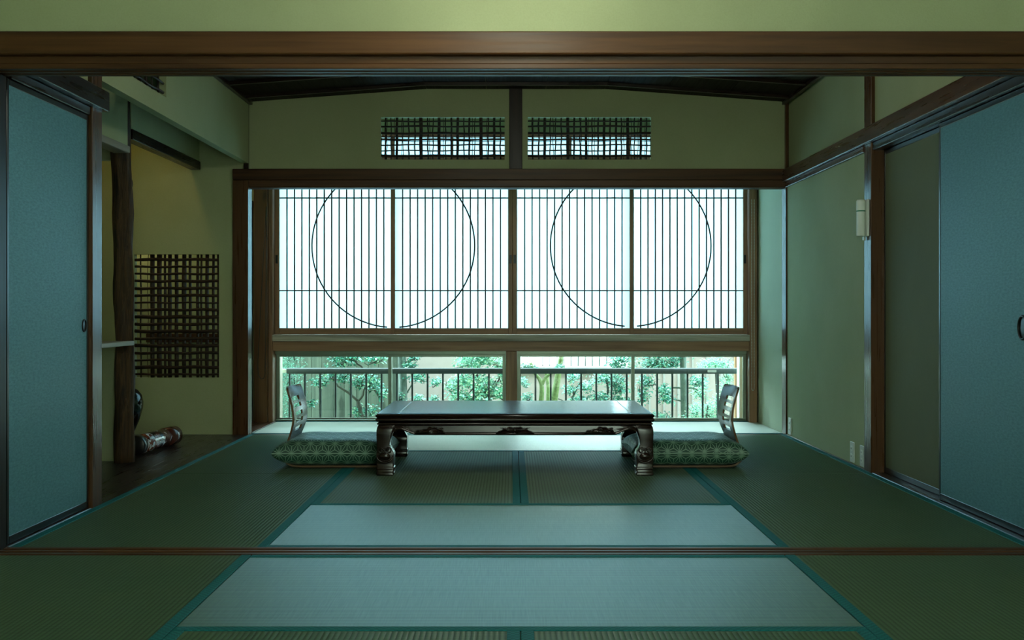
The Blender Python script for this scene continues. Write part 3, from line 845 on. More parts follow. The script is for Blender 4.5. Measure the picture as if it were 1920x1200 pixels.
# --- low glazed windows
def glazing(n, x0, xm, x1, label):
    t = empty('window_%d' % n, ((x0 + x1) / 2, 9.04, 0.003), label, 'window', None, 'structure')
    z0, z1 = 0.003, 0.561
    y = 9.02
    box('head_frame', x0, x1, y - 0.02, y + 0.055, z1 - 0.026, z1, 'alu', t, 0.002)
    box('bottom_frame', x0, x1, y - 0.02, y + 0.055, z0, z0 + 0.010, 'alu', t, 0.002)
    for (a, b, yy) in ((x0, xm + 0.014, y + 0.026), (xm - 0.014, x1, y)):
        s = link('sash', None, t, ((a + b) / 2, yy, z0 + 0.010))
        w = 0.026
        zt = z1 - 0.0265
        box('sash_stile', a, a + w, yy, yy + 0.022, z0 + 0.0105, zt, 'alu', s, 0.002)
        box('sash_stile', b - w, b, yy, yy + 0.022, z0 + 0.0105, zt, 'alu', s, 0.002)
        box('sash_rail', a + w, b - w, yy, yy + 0.022, zt - 0.022, zt, 'alu', s, 0.002)
        box('sash_rail', a + w, b - w, yy, yy + 0.022, z0 + 0.0105, z0 + 0.0205, 'alu', s, 0.002)
        g = yy + 0.011
        box('glass_pane', a + w, b - w, g - 0.002, g + 0.002, z0 + 0.0205, zt - 0.022, 'glass', s, 0)
    la = box('crescent_latch', xm - 0.008, xm + 0.008, y - 0.016, y - 0.0005, 0.235, 0.275, 'alu', t, 0.003)
    return t
glazing(10, -1.880, -0.967, -0.041, 'low aluminium garden window between knotty post and short middle post')
glazing(11, 0.050, 0.976, 1.880, 'low aluminium garden window between short middle post and blind chain')

# blind chain and cord
zs = [1.75 - 0.0175 * k for k in range(88)]
ch = []
root = empty('blind_chain', (1.905, 8.89, 0.235), 'beaded roller-blind chain hanging beside the right window jamb'.replace('right ', ''), 'chain')
for s in (-0.010, 0.010):
    tube('chain_strand', [(1.906 + s, 8.893, z) for z in (1.76, 1.0, 0.27)], 0.0016, 'ivory', root, 5)
loop = [(1.906 + 0.010 * math.cos(q), 8.893, 0.27 + 0.016 * math.sin(q)) for q in [PI + PI * k / 8 for k in range(9)]]
tube('chain_loop', loop, 0.0026, 'ivory', root, 6)
v_, f_ = [], []
parts = []
for k in range(0, 62):
    for s in (-0.010, 0.010):
        parts.append(ellipsoid((1.906 + s, 8.893, 1.75 - k * 0.0238), (0.0030, 0.0030, 0.0030), 4, 6))
tag(merge('chain_beads', parts, 'ivory', root), None, None, None, 'stuff')
root = empty('pull_cord', (-1.955, 8.87, 0.34), 'thin dark cord looped down the knotty window post', 'cord')
pts = [(-1.925 - 0.004 * k, 8.878, 1.70 - 0.075 * k) for k in range(17)]
pts += [(-1.990, 8.878, 0.44), (-1.985, 8.878, 0.375), (-1.965, 8.878, 0.345), (-1.945, 8.878, 0.350), (-1.934, 8.878, 0.38), (-1.930, 8.878, 0.60), (-1.924, 8.878, 1.30), (-1.922, 8.878, 1.70)]
tube('cord_loop', pts, 0.0028, 'blacklac', root, 6)

# ================================================================== TABLE
TX, TY0, TY1 = 0.0215, 6.02, 6.90
HX, HY = 0.742, (TY1 - TY0) / 2
TYC = (TY0 + TY1) / 2
tb = empty('low_table', (TX, TYC, 0), 'low dark rosewood table with carved apron and scrolled feet', 'table')
def frame_loft(name, prof, mat, parent, top=True, bottom=True):
    """stack of rectangles: (inset, z)"""
    vs_, fs = [], []
    for ins, z in prof:
        hx, hy = HX - ins, HY - ins
        vs_ += [(TX - hx, TYC - hy, z), (TX + hx, TYC - hy, z), (TX + hx, TYC + hy, z), (TX - hx, TYC + hy, z)]
    for i in range(len(prof) - 1):
        for k in range(4):
            l = (k + 1) % 4
            fs.append((i * 4 + k, i * 4 + l, (i + 1) * 4 + l, (i + 1) * 4 + k))
    if bottom: fs.append((3, 2, 1, 0))
    n = len(prof) - 1
    if top: fs.append(tuple(n * 4 + k for k in range(4)))
    o = mesh(name, vs_, fs, mat, parent, True)
    o.data.set_sharp_from_angle(angle=math.radians(62))
    return o
top = frame_loft('tabletop', [(0.030, 0.286), (0.006, 0.288), (0.0, 0.293), (-0.003, 0.299), (0.0, 0.306), (0.004, 0.308), (0.004, 0.311), (-0.002, 0.316), (-0.002, 0.323), (0.006, 0.330), (0.012, 0.3315)], 'table', tb)
xi = 0.620
box('top_panel', TX - HX + 0.018, TX - xi - 0.0047, TY0 + 0.018, TY1 - 0.018, 0.3312, 0.3332, 'tabletop', top, 0.0005)
box('top_panel', TX - xi + 0.0047, TX + xi - 0.0047, TY0 + 0.018, TY1 - 0.018, 0.3312, 0.3332, 'tabletop', top, 0.0005)
box('top_panel', TX + xi + 0.0047, TX + HX - 0.018, TY0 + 0.018, TY1 - 0.018, 0.3312, 0.3332, 'tabletop', top, 0.0005)
for s in (-1, 1):
    box('inlay_strip', TX + s * xi - 0.0045, TX + s * xi + 0.0045, TY0 + 0.10, TY1 - 0.10, 0.3312, 0.3335, 'inlay', top, 0)  # thin pale strips across the tabletop
frame_loft('neck_moulding', [(0.020, 0.270), (0.008, 0.272), (0.005, 0.277), (0.008, 0.282), (0.018, 0.286)], 'table', tb)
# legs
LEG = [(0.000, 0.084, 0.004), (0.004, 0.092, 0.0), (0.015, 0.094, 0.0), (0.019, 0.090, 0.002), (0.032, 0.089, 0.003), (0.036, 0.095, 0.0), (0.044, 0.095, 0.0), (0.048, 0.090, 0.002),
       (0.072, 0.090, 0.001), (0.095, 0.093, 0.0), (0.116, 0.094, 0.0), (0.132, 0.088, 0.001), (0.146, 0.077, 0.002), (0.165, 0.070, 0.002), (0.190, 0.073, 0.001), (0.215, 0.079, 0.0), (0.240, 0.085, 0.0), (0.258, 0.089, 0.003), (0.271, 0.088, 0.010)]
def leg(sx, sy):
    vs_, fs = [], []
    cxn = TX + sx * (HX - 0.002); cyn = TYC + sy * (HY - 0.002)
    seg = 16
    for z, s, off in LEG:
        cx = cxn - sx * (off + s / 2); cy_ = cyn - sy * (off + s / 2)
        for k in range(seg):
            q = 2 * PI * (k + 0.5) / seg
            c, si = math.cos(q), math.sin(q)
            e = 0.13
            vs_.append((cx + s / 2 * math.copysign(abs(c) ** e, c), cy_ + s / 2 * math.copysign(abs(si) ** e, si), z))
    for i in range(len(LEG) - 1):
        for k in range(seg):
            l = (k + 1) % seg
            fs.append((i * seg + k, i * seg + l, (i + 1) * seg + l, (i + 1) * seg + k))
    fs += [tuple(range(seg))[::-1], tuple((len(LEG) - 1) * seg + k for k in range(seg))]
    lg = mesh('leg', vs_, fs, 'table', tb, True)
    lg.data.set_sharp_from_angle(angle=math.radians(32))
    # carved scroll on the outward face
    yq = cyn + sy * 0.0015
    xc = cxn - sx * 0.046
    parts = [ellipsoid((xc, yq, 0.104), (0.030, 0.011, 0.020), 8, 14)]
    for m in (-1, 1):
        sp = []
        for k in range(22):
            q = k / 21 * 2.6 * PI
            r = 0.019 * (1 - 0.75 * k / 21)
            sp.append((xc + m * (0.021 - r * math.cos(q) * 0.9), yq + sy * 0.003, 0.135 + r * math.sin(q) * 0.9))
        parts.append(tube(None, sp, [0.0052 - 0.002 * k / 21 for k in range(22)], None, seg=6))
    ar = [(xc + 0.043 * math.cos(q), yq + sy * 0.001, 0.108 + 0.036 * math.sin(q)) for q in [PI + PI * k / 14 for k in range(15)]]
    parts.append(tube(None, ar, [0.003 + 0.0035 * math.sin(PI * k / 14) for k in range(15)], None, seg=6))
    ln = [(xc, yq + sy * 0.003, z) for z in (0.118, 0.128, 0.142, 0.155)]
    parts.append(tube(None, ln, [0.005, 0.004, 0.003, 0.001], None, seg=6))
    merge('carved_scroll', parts, 'table', lg)
    return lg
for sx in (-1, 1):
    for sy in (-1, 1):
        leg(sx, sy)
# aprons
def apron(axis, side):
    half = (HX if axis == 'x' else HY) - 0.070
    n = 60
    vs_, fs = [], []
    prof = None
    for i in range(n + 1):
        a = -half + 2 * half * i / n
        e = half - abs(a)                   # distance from the leg
        if e < 0.052:
            b = 0.176 + (0.246 - 0.176) * math.sqrt(max(0.0, 1 - (1 - e / 0.052) ** 2))
        elif e < 0.15:
            t_ = (e - 0.052) / 0.098
            b = 0.246 - 0.029 * (3 * t_ ** 2 - 2 * t_ ** 3)
        else:
            b = 0.217
        zz_ = max(0.2705 - 0.4 * (0.2708 - b), b + 0.016)
        cs = [(0.0190, 0.2708), (0.0165, 0.2655), (0.0145, max(zz_, b + 0.0165)), (0.0120, b + 0.0155), (0.0140, b + 0.0145), (0.0135, b + 0.0125), (0.008, b + 0.011), (0.006, b + 0.006), (0.010, b), (0.034, b), (0.034, 0.2708)]
        for d, z in cs:
            if axis == 'x':
                vs_.append((TX + a, TYC + side * (HY - d), z))
            else:
                vs_.append((TX + side * (HX - d), TYC + a, z))
    m = 11
    for i in range(n):
        for k in range(m):
            l = (k + 1) % m
            q = (i * m + k, i * m + l, (i + 1) * m + l, (i + 1) * m + k)
            fs.append(q if (axis == 'x') == (side < 0) else q[::-1])
    fs += [tuple(range(m)), tuple(n * m + k for k in range(m))[::-1]]
    return mesh('apron', vs_, fs, 'table', tb)
def carving(ap, cx, w, kind, y, sy):
    """raised cloud carving on the apron"""
    parts = []
    b = 0.226
    pts = []
    N = 40
    for k in range(N + 1):
        t_ = -1 + 2 * k / N
        if kind == 'centre':
            h = 0.036 * (1 - abs(t_) ** 1.7) * (1 + 0.10 * math.cos(7 * PI * abs(t_)))
            if abs(t_) < 0.10: h *= 0.80
        else:
            h = 0.016 + 0.019 * math.exp(-((t_ - 0.15) / 0.42) ** 2) + 0.010 * math.exp(-((t_ - 0.75) / 0.2) ** 2) + 0.003 * math.cos(16 * t_)
            h *= (1 - abs(t_) ** 8)
        pts.append((cx + t_ * w / 2, b + max(h, 0.0015)))
    pts.append((cx + w / 2, b - 0.004)); pts.append((cx - w / 2, b - 0.004))
    parts.append(prism(pts[::-1], 'xz', y, y - sy * -0.006 if False else y + sy * 0.006))
    rim = [(p[0], y + sy * 0.006, p[1]) for p in pts[:-2]]
    parts.append(tube(None, rim, 0.0032, None, seg=6))
    if kind == 'centre':
        for m in (-1, 1):
            for k in range(7):
                q = 0.35 + 0.17 * k
                L = w * 0.42 * (1.0 - 0.09 * k)
                e = (cx + m * math.cos(q) * L, y + sy * 0.007, b + 0.002 + min(math.sin(q) * L, 0.030))
                s = (cx + m * 0.006, y + sy * 0.007, b + 0.001)
                mid = tuple((s[i] + e[i]) / 2 + (0.003 if i == 2 else 0) for i in range(3))
                parts.append(tube(None, [s, mid, e], [0.001, 0.0024, 0.001], None, seg=5))
        parts.append(ellipsoid((cx, y + sy * 0.006, b + 0.016), (0.008, 0.004, 0.010), 6, 10))
    else:
        for (ox, oz, R, tn) in ((-0.30, 0.012, 0.010, 2.4), (0.02, 0.016, 0.015, 2.2), (0.32, 0.014, 0.013, 2.0), (0.40, 0.028, 0.007, 1.8)):
            sp = []
            for k in range(18):
                q = k / 17 * tn * PI
                r = R * (1 - 0.8 * k / 17)
                sp.append((cx + ox * w / 1.0 + r * math.cos(q), y + sy * 0.0075, b + oz * 0.9 + r * math.sin(q) * 0.85))
            parts.append(tube(None, sp, 0.0026, None, seg=5))
    merge('carving', parts, 'table', ap)
for side in (-1, 1):
    ap = apron('x', side)
    yy = TYC + side * (HY - 0.011)
    carving(ap, TX + 0.0, 0.205, 'centre', yy, side)
    carving(ap, TX - 0.455, 0.160, 'cloud', yy, side)
    carving(ap, TX + 0.452, 0.160, 'cloud', yy, side)
    apron('y', side)

# ================================================================== FLOOR CHAIRS AND CUSHIONS
def zaisu(label):
    root = empty('floor_chair', (0, 0, 0), label, 'floor chair')
    ctl = [(0.27, 0.006), (0.10, 0.006), (-0.10, 0.006), (-0.225, 0.007), (-0.268, 0.015), (-0.296, 0.037), (-0.303, 0.062), (-0.297, 0.10), (-0.283, 0.14), (-0.268, 0.185), (-0.258, 0.225), (-0.255, 0.26), (-0.258, 0.295), (-0.266, 0.335), (-0.278, 0.375), (-0.291, 0.41), (-0.303, 0.440)]
    # densify
    prof = []
    for i in range(len(ctl) - 1):
        p0_, p1_, p2_, p3_ = ctl[max(i - 1, 0)], ctl[i], ctl[i + 1], ctl[min(i + 2, len(ctl) - 1)]
        for s in range(3):
            t_ = s / 3
            prof.append(tuple(0.5 * (2 * p1_[k] + (p2_[k] - p0_[k]) * t_ + (2 * p0_[k] - 5 * p1_[k] + 4 * p2_[k] - p3_[k]) * t_ ** 2 + (3 * p1_[k] - p0_[k] - 3 * p2_[k] + p3_[k]) * t_ ** 3) for k in range(2)))
    prof.append(ctl[-1])
    HW = 0.205
    ys = [-1, -0.97, -0.86, -0.70, -0.5, -0.3, -0.1, 0.1, 0.3, 0.5, 0.70, 0.86, 0.97, 1]
    def build(idx0, idx1, name, slots):
        th = 0.0055
        R = idx1 - idx0 + 1
        Cn = len(ys)
        top_, bot_ = [], []
        for i in range(idx0, idx1 + 1):
            x, z = prof[i]
            a_, b_ = prof[max(i - 1, 0)], prof[min(i + 1, len(prof) - 1)]
            tx, tz = b_[0] - a_[0], b_[1] - a_[1]
            l_ = math.hypot(tx, tz)
            nx, nz = -tz / l_ * -1, tx / l_ * -1      # towards the sitter
            hw = HW
            zt = 0.440
            if z > zt - 0.04:
                hw = HW * (0.86 + 0.14 * math.sqrt(max(0, 1 - ((z - (zt - 0.04)) / 0.04) ** 2)))
            if 0.05 < z < 0.22:
                hw = HW * (1 - 0.10 * math.sin(PI * (z - 0.05) / 0.17))
            cur = max(0.0, z - 0.16) * 0.10
            for yq in ys:
                p = Vector((x + cur * (yq * yq - 0.4), yq * hw, z))
                n_ = Vector((nx, 0, nz)) * th
                top_.append(p + n_); bot_.append(p - n_)
        verts = top_ + bot_
        off = len(top_)
        faces, cells = [], set()
        for i in range(R - 1):
            zc = (prof[idx0 + i][1] + prof[idx0 + i + 1][1]) / 2
            for k in range(Cn - 1):
                yc = (ys[k] + ys[k + 1]) / 2
                if slots and abs(yc) < 0.52 and any(q0 < zc < q1 for q0, q1 in slots):
                    continue
                cells.add((i, k))
        V = lambda i, k: i * Cn + k
        for (i, k) in cells:
            q = (V(i, k), V(i + 1, k), V(i + 1, k + 1), V(i, k + 1))
            faces.append(q)
            faces.append(tuple(off + w_ for w_ in q[::-1]))
            for (di, dk, e0, e1) in ((-1, 0, q[3], q[0]), (1, 0, q[1], q[2]), (0, -1, q[0], q[1]), (0, 1, q[2], q[3])):
                if (i + di, k + dk) not in cells:
                    faces.append((e1, e0, off + e0, off + e1))
        used = sorted({w_ for f_ in faces for w_ in f_})
        mp = {w_: n_ for n_, w_ in enumerate(used)}
        me = bpy.data.meshes.new(name)
        me.from_pydata([verts[w_] for w_ in used], [], [tuple(mp[w_] for w_ in f_) for f_ in faces])
        bm = bmesh.new(); bm.from_mesh(me)
        bmesh.ops.recalc_face_normals(bm, faces=bm.faces[:])
        bm.to_mesh(me); bm.free()
        me.materials.append(M['ply'])
        me.materials.append(M['plyedge'])
        for p in me.polygons:
            if abs(p.normal.y) > 0.8: p.material_index = 1
        me.shade_smooth()
        me.set_sharp_from_angle(angle=math.radians(40))
        return link(name, me, root, (0, 0, 0))
    k0 = 15
    # equal steps on the back so that slots fall on whole cells
    back = [p for p in prof[k0:]]
    zlo, zhi = 0.185, 0.440
    head = prof[:28]
    steps = []
    import bisect
    zb_ = [p[1] for p in prof]
    for k in range(1, 35):
        z = prof[27][1] + (0.440 - prof[27][1]) * k / 34
        j = next(i for i in range(27, len(prof)) if prof[i][1] >= z - 1e-9)
        a_, b_ = prof[j - 1], prof[j]
        f = (z - a_[1]) / (b_[1] - a_[1]) if b_[1] > a_[1] else 1
        steps.append((a_[0] + (b_[0] - a_[0]) * f, z))
    prof[:] = head + steps
    # slots
    sl = [(0.1935 + 0.0412 * k, 0.1935 + 0.0412 * k + 0.0225) for k in range(5)]
    build(0, 15, 'seat', None)
    build(15, len(prof) - 1, 'backrest', sl)
    return root
def cushion(label):
    root = empty('floor_cushion', (0, 0, 0), label, 'cushion')
    n = 44
    AX, AY, T, ZC = 0.315, 0.268, 0.078, 0.090
    def outline(u, v):
        px_ = AX * u * (1 - 0.055 * (1 - v * v) + 0.035 * (abs(u * v) ** 6))
        py_ = AY * v * (1 - 0.055 * (1 - u * u) + 0.035 * (abs(u * v) ** 6))
        return px_, py_
    verts, uvs, faces = [], [], []
    def add(sign):
        base = len(verts)
        for i in range(n + 1):
            u_ = -1 + 2 * i / n
            u_ = math.sin(u_ * PI / 2)
            arc = 0.0; prev = None; col = []
            for k in range(n + 1):
                v_ = math.sin((-1 + 2 * k / n) * PI / 2)
                x, y = outline(u_, v_)
                h = T * ((1 - abs(u_) ** 5) * (1 - abs(v_) ** 6)) ** 0.34
                if sign > 0:
                    h *= 1 + 0.05 * math.sin(5 * u_ + 1.5) * math.cos(3 * v_) - 0.10 * math.exp(-((u_) ** 2 + v_ ** 2) * 5)
                z = sign * h
                zz = ZC + z
                if zz < 0.0225: zz = 0.0225 - 0.002 * 0
                col.append((x, y, zz))
            for k, p in enumerate(col):
                if k: arc += math.hypot(col[k][1] - col[k - 1][1], col[k][2] - col[k - 1][2])
                verts.append(p)
                uvs.append((p[0] + 1.0, sign * arc + 1.0))
        for i in range(n):
            for k in range(n):
                q = (base + i * (n + 1) + k, base + (i + 1) * (n + 1) + k, base + (i + 1) * (n + 1) + k + 1, base + i * (n + 1) + k + 1)
                faces.append(q if sign > 0 else q[::-1])
    add(1); add(-1)
    mesh('cushion_body', verts, faces, 'asanoha', root, True, origin=(0, 0, 0), uv=uvs)
    edge = []
    for side in range(4):
        for k in range(24):
            w_ = math.sin((-1 + 2 * k / 24) * PI / 2)
            u_, v_ = ((w_, -1), (1, w_), (-w_, 1), (-1, -w_))[side]
            x, y = outline(u_, v_)
            edge.append((x, y, ZC))
    tube('piping', edge, 0.0026, 'seam', root, 6, closed=True)
    return root
for (cx, cy_, rz, lab, lab2) in ((-0.965, 6.50, 0.0, 'bent plywood legless chair on the alcove side of the table', 'green hemp-leaf patterned cushion on the chair by the alcove'),
                                 (0.985, 6.50, PI, 'bent plywood legless chair on the sliding-screen side of the table', 'green hemp-leaf patterned cushion on the chair by the sliding screens')):
    z = zaisu(lab); z['group'] = 'legless chairs at the low table'
    z.location = (cx, cy_, 0.0075); z.rotation_euler = (0, 0, rz)
    c = cushion(lab2); c['group'] = 'patterned cushions on the legless chairs'
    c.location = (cx - (0.032 if rz == 0 else -0.005), cy_ + 0.012, 0.0); c.rotation_euler = (0, 0, rz)

# ================================================================== NEAR ROOM SHELL (behind the camera)
nr = boxes('wall_near', [(-2.05, -0.40, -1.30, -1.18, -0.05, TOP), (1.70, 2.14, -1.30, -1.18, -0.05, TOP), (-0.40, 1.70, -1.30, -1.18, -0.05, 0.02), (-0.40, 1.70, -1.30, -1.18, 2.30, TOP)], 'plaster')
tag(nr, 'plaster wall of the near room around the added light screens', 'wall', None, 'structure')
t = empty('window_12', (0.04, -1.24, 0.02), 'added unseen paper screens bringing sunlight into the near room', 'added screen', None, 'structure')  # added unseen screens, lit by the sun to brighten camera-facing surfaces
mesh('shoji_paper', [(-0.40, -1.24, 0.02), (1.70, -1.24, 0.02), (1.70, -1.24, 2.30), (-0.40, -1.24, 2.30)], [(0, 1, 2, 3)], 'paper_warm', t)
for k in range(5):
    x = -0.38 + 2.06 * k / 4
    box('stile', x - 0.015, x + 0.015, -1.238, -1.21, 0.02, 2.30, 'old_z', t, 0.002)
for z in (0.02, 0.45, 1.75, 2.27):
    box('cross_rail', -0.40, 1.70, -1.236, -1.212, z, z + 0.03, 'old_x', t, 0.002)

# added fill lamps, hung unseen above the view to brighten walls and floor
M['pendant'] = emitter('fill_lamp_glow', (0.90, 0.97, 0.78), 10.5)
M['pendant2'] = emitter('fill_lamp_glow_inner', (0.92, 0.97, 0.80), 23.0)
def pendant(x, y, z, k, top, mat, label):
    root = empty('fill_pendant_lamp', (x, y, z), label, 'lamp')
    lathe('lamp_shade', [(0.05 * k, 0.0), (0.12 * k, 0.03 * k), (0.175 * k, 0.09 * k), (0.19 * k, 0.15 * k), (0.175 * k, 0.21 * k), (0.12 * k, 0.27 * k), (0.05 * k, 0.30 * k)], (x, y, z), mat, root, 24)
    lathe('lamp_cap', [(0.055 * k, 0.0), (0.05 * k, 0.03), (0.012, 0.035)], (x, y, z + 0.30 * k), 'dark_z', root, 16)
    tube('lamp_cord', [(x, y, z + 0.30 * k + 0.03), (x, y, (z + 0.3 * k + top) / 2), (x, y, top)], 0.004, 'blacklac', root, 6)
pendant(0.03, 3.38, 1.94, 1.0, 2.499, 'pendant', 'added pendant lamp brightening the near room from above the view')
pendant(0.04, 4.98, 2.03, 0.8, 2.464, 'pendant2', 'added pendant lamp brightening the table room, hidden by the lintel')

# ================================================================== GARDEN
gr = boxes('ground', [(-14, 14, 9.12, 30, -0.75, -0.55), (-14, 14, -12, -1.46, -0.75, -0.55)], 'ground')
tag(gr, 'mossy garden soil behind the railing', 'ground', None, 'structure')
# railing
RY = 9.34
rl = empty('balcony_railing', (0, RY, -0.30), 'grey metal railing with upright bars outside the low windows', 'railing')
zr = P(0, 690, RY).z
def rrail(name, x0, x1, z0, z1):
    r = (z1 - z0) / 2
    vs_, fs = [], []
    for x in (x0, x1):
        for k in range(14):
            q = 2 * PI * k / 14
            vs_.append((x, RY + 0.022 * math.copysign(abs(math.cos(q)) ** 0.6, math.cos(q)), (z0 + z1) / 2 + r * math.copysign(abs(math.sin(q)) ** 0.6, math.sin(q))))
    for k in range(14):
        l = (k + 1) % 14
        fs.append((k, l, 14 + l, 14 + k))
    fs += [tuple(range(14))[::-1], tuple(range(14, 28))]
    return mesh(name, vs_, fs, 'rail', rl, True)
rrail('top_rail', P(538, 0, RY).x, P(1388, 0, RY).x, P(0, 701, RY).z, zr)
rrail('bottom_rail', P(538, 0, RY).x, P(1388, 0, RY).x, P(0, 800, RY).z, P(0, 792, RY).z)
xs_ = [543 + 28.75 * k for k in range(14)] + [975.0] + [1004 + 28.5 * k for k in range(13)]
for x in xs_ + [945.5]:
    X = P(x, 0, RY).x
    box('baluster', X - 0.0078, X + 0.0078, RY - 0.0078, RY + 0.0078, P(0, 800, RY).z, P(0, 700.5, RY).z, 'rail', rl, 0.001)
for xa, xb in ((P(523, 0, RY).x, P(540, 0, RY).x), (P(1386, 0, RY).x, P(1400, 0, RY).x)):
    br = box('bracket', xa, xb, RY - 0.012, RY + 0.012, P(0, 699, RY).z, P(0, 692, RY).z, 'ivory', rl, 0.002)
for xx in (P(521, 0, RY).x - 0.01, P(1399, 0, RY).x):
    box('wall_plate', xx, xx + 0.012, RY - 0.02, RY + 0.02, P(0, 712, RY).z, P(0, 690, RY).z, 'rail', rl, 0.002)
    box('end_post', xx, xx + 0.012, RY - 0.008, RY + 0.008, -0.56, P(0, 712.5, RY).z, 'rail', rl, 0.002)
X = P(1334, 0, RY).x
box('name_plate', X - 0.036, X + 0.036, RY - 0.0245, RY - 0.0215, P(0, 698, RY).z, P(0, 693.5, RY).z, 'ivory', rl, 0.0005)
# outer window jambs
for nm, xa, xb, lab in (('side_board', -1.965, -1.868, 'pale upright board outside the low window by the knotty post'), ('side_board', 1.848, 1.93, 'bright upright board outside the low window by the blind chain')):
    tag(box(nm, xa, xb, 9.14, 9.24, -0.56, 0.75, 'board_white' if xa > 0 else 'pale_z', None, 0.004), lab, 'board')
tag(box('side_board', P(1376, 0, 10.4).x, P(1381, 0, 10.4).x, 10.35, 10.4, -0.56, 1.2, 'old_z', None, 0.004), 'slender orange-brown timber upright beyond the end of the railing', 'post')

# board fence
fe = empty('board_fence', (-2.1, 12.05, -0.55), 'grey weathered vertical board fence behind the camellia branches', 'fence')
x = -3.3
i = 0
while x < -1.30:
    w = random.uniform(0.105, 0.130)
    box('fence_board', x, x + w - 0.0025, 12.0 + random.uniform(0, 0.012), 12.035, -0.55, 1.55 + random.uniform(-0.01, 0.01), 'fence%d' % random.randrange(3), fe, 0.003)
    x += w
for z in (-0.3, 1.2):
    box('fence_rail', -3.3, -1.28, 12.045, 12.09, z, z + 0.07, 'fence0', fe, 0.003)
box('backing_board', -3.3, -1.29, 12.0355, 12.0445, -0.55, 1.5, 'fence0', fe, 0)
box('fence_post', -1.285, -1.20, 11.99, 12.08, -0.55, 1.65, 'fence0', fe, 0.004)
# plaster garden wall
gw = empty('garden_wall', (0.8, 13.05, -0.55), 'pinkish grey plastered garden wall behind the trees', 'garden wall')
boxes('wall_body', [(-1.6, -0.02, 13.0, 13.12, -0.55, 1.6), (-0.02, 1.35, 13.0, 13.12, -0.55, 0.19), (1.35, 4.5, 13.0, 13.12, -0.55, 1.6)], 'gwall', gw)
boxes('wall_coping', [(-0.015, 1.345, 12.95, 13.17, 0.19, 0.235)], 'gwall_cap', gw)
for k in range(9):
    xx = 1.42 + k * 0.165
    box('cover_batten', xx, xx + 0.022, 12.982, 12.999, -0.55, 1.6, 'gwall_cap', gw, 0.002)
# white panelled screen beyond
wsn = empty('white_panel_screen', (0.8, 15.2, -0.55), 'bright white panelled screen showing above the low wall', 'screen')
for k in range(15):
    xa = -0.05 + k * 0.0955
    box('panel', xa + 0.006, xa + 0.090, 15.2, 15.22, -0.55, 1.9, 'whitepanel', wsn, 0.002)
for k in range(16):
    xa = -0.05 + k * 0.0955
    box('upright', xa - 0.004, xa + 0.0045, 15.19, 15.23, -0.55, 1.9, 'rail', wsn, 0.001)
box('cross_rail', -0.06, 1.39, 15.235, 15.26, 1.2, 1.25, 'whitepanel', wsn, 0.002)

# foliage
def leaves(clusters, size, count, droop=0.4, narrow=0.32):
    vs_, fs = [], []
    for (c, r) in clusters:
        k = int(count * (r[0] * r[2]) ** 0.75 * 560)
        for _ in range(k):
            while True:
                d = Vector((random.uniform(-1, 1), random.uniform(-1, 1), random.uniform(-1, 1)))
                if d.length < 1: break
            d *= (0.45 + 0.75 * random.random())
            p = Vector((c[0] + d.x * r[0], c[1] + d.y * r[1], c[2] + d.z * r[2]))
            a = random.uniform(0, 2 * PI)
            dirv = Vector((math.cos(a), math.sin(a) * 0.8, random.uniform(-droop - 0.4, 0.45))).normalized()
            up = Vector((random.uniform(-0.6, 0.6), random.uniform(-0.9, 0.4), 1)).normalized()
            sd_ = dirv.cross(up).normalized()
            up = sd_.cross(dirv)
            L = size * random.uniform(0.35, 0.75)
            w = L * narrow
            b = len(vs_)
            vs_ += [p, p + dirv * L * 0.45 + sd_ * w + up * w * 0.3, p + dirv * L - up * L * 0.12, p + dirv * L * 0.45 - sd_ * w + up * w * 0.3, p + dirv * L * 0.45]
            fs += [(b, b + 1, b + 4), (b + 1, b + 2, b + 4), (b, b + 4, b + 3), (b + 4, b + 2, b + 3)]
    return vs_, fs
def tree(name, label, cat, base, trunks, clusters, leaf, size, count, barkm, narrow=0.32, group=None, twigs=6):
    root = empty(name, base, label, cat, group)
    for pts, r0, r1 in trunks:
        # smooth the path
        q = []
        pts = [Vector(p) for p in pts]
        for i in range(len(pts) - 1):
            for s in range(4):
                t_ = s / 4
                p0_, p1_, p2_, p3_ = pts[max(i - 1, 0)], pts[i], pts[i + 1], pts[min(i + 2, len(pts) - 1)]
                q.append(0.5 * (2 * p1_ + (p2_ - p0_) * t_ + (2 * p0_ - 5 * p1_ + 4 * p2_ - p3_) * t_ ** 2 + (3 * p1_ - p0_ - 3 * p2_ + p3_) * t_ ** 3))
        q.append(pts[-1])
        tube('trunk' if r0 > 0.03 else 'branch', q, [r0 + (r1 - r0) * i / (len(q) - 1) for i in range(len(q))], barkm, root, 8)
    tw = []
    for (c, r) in clusters:
        for _ in range(twigs):
            e = Vector((c[0] + random.uniform(-1, 1) * r[0] * 0.9, c[1] + random.uniform(-1, 1) * r[1] * 0.8, c[2] + random.uniform(-0.9, 0.9) * r[2]))
            s = Vector((c[0] + random.uniform(-0.3, 0.3) * r[0], c[1], c[2] - r[2] * 0.5))
            m = (s + e) / 2 + Vector((random.uniform(-1, 1), 0, random.uniform(-1, 1))) * 0.03
            tw.append(tube(None, [s, m, e], [0.007, 0.005, 0.0025], None, seg=5))
    if tw:
        tag(merge('twigs', tw, 'twig', root), None, None, None, 'stuff')
    v, f = leaves(clusters, size, count, narrow=narrow)
    tag(mesh('foliage', v, f, leaf, root), None, None, None, 'stuff')
    return root
def CL(l, Y, dy=0.25):
    """clusters from photo boxes (x, y, rx, ry) at depth Y"""
    k = Y / F_PX
    return [(P(x, y, Y + random.uniform(-dy, dy) * 0.6), (rx * k * 1.3, dy, ry * k * 1.3)) for (x, y, rx, ry) in l]
GZ = -0.55
def base(px_, Y):
    return (P(px_, 0, Y).x, Y, GZ)
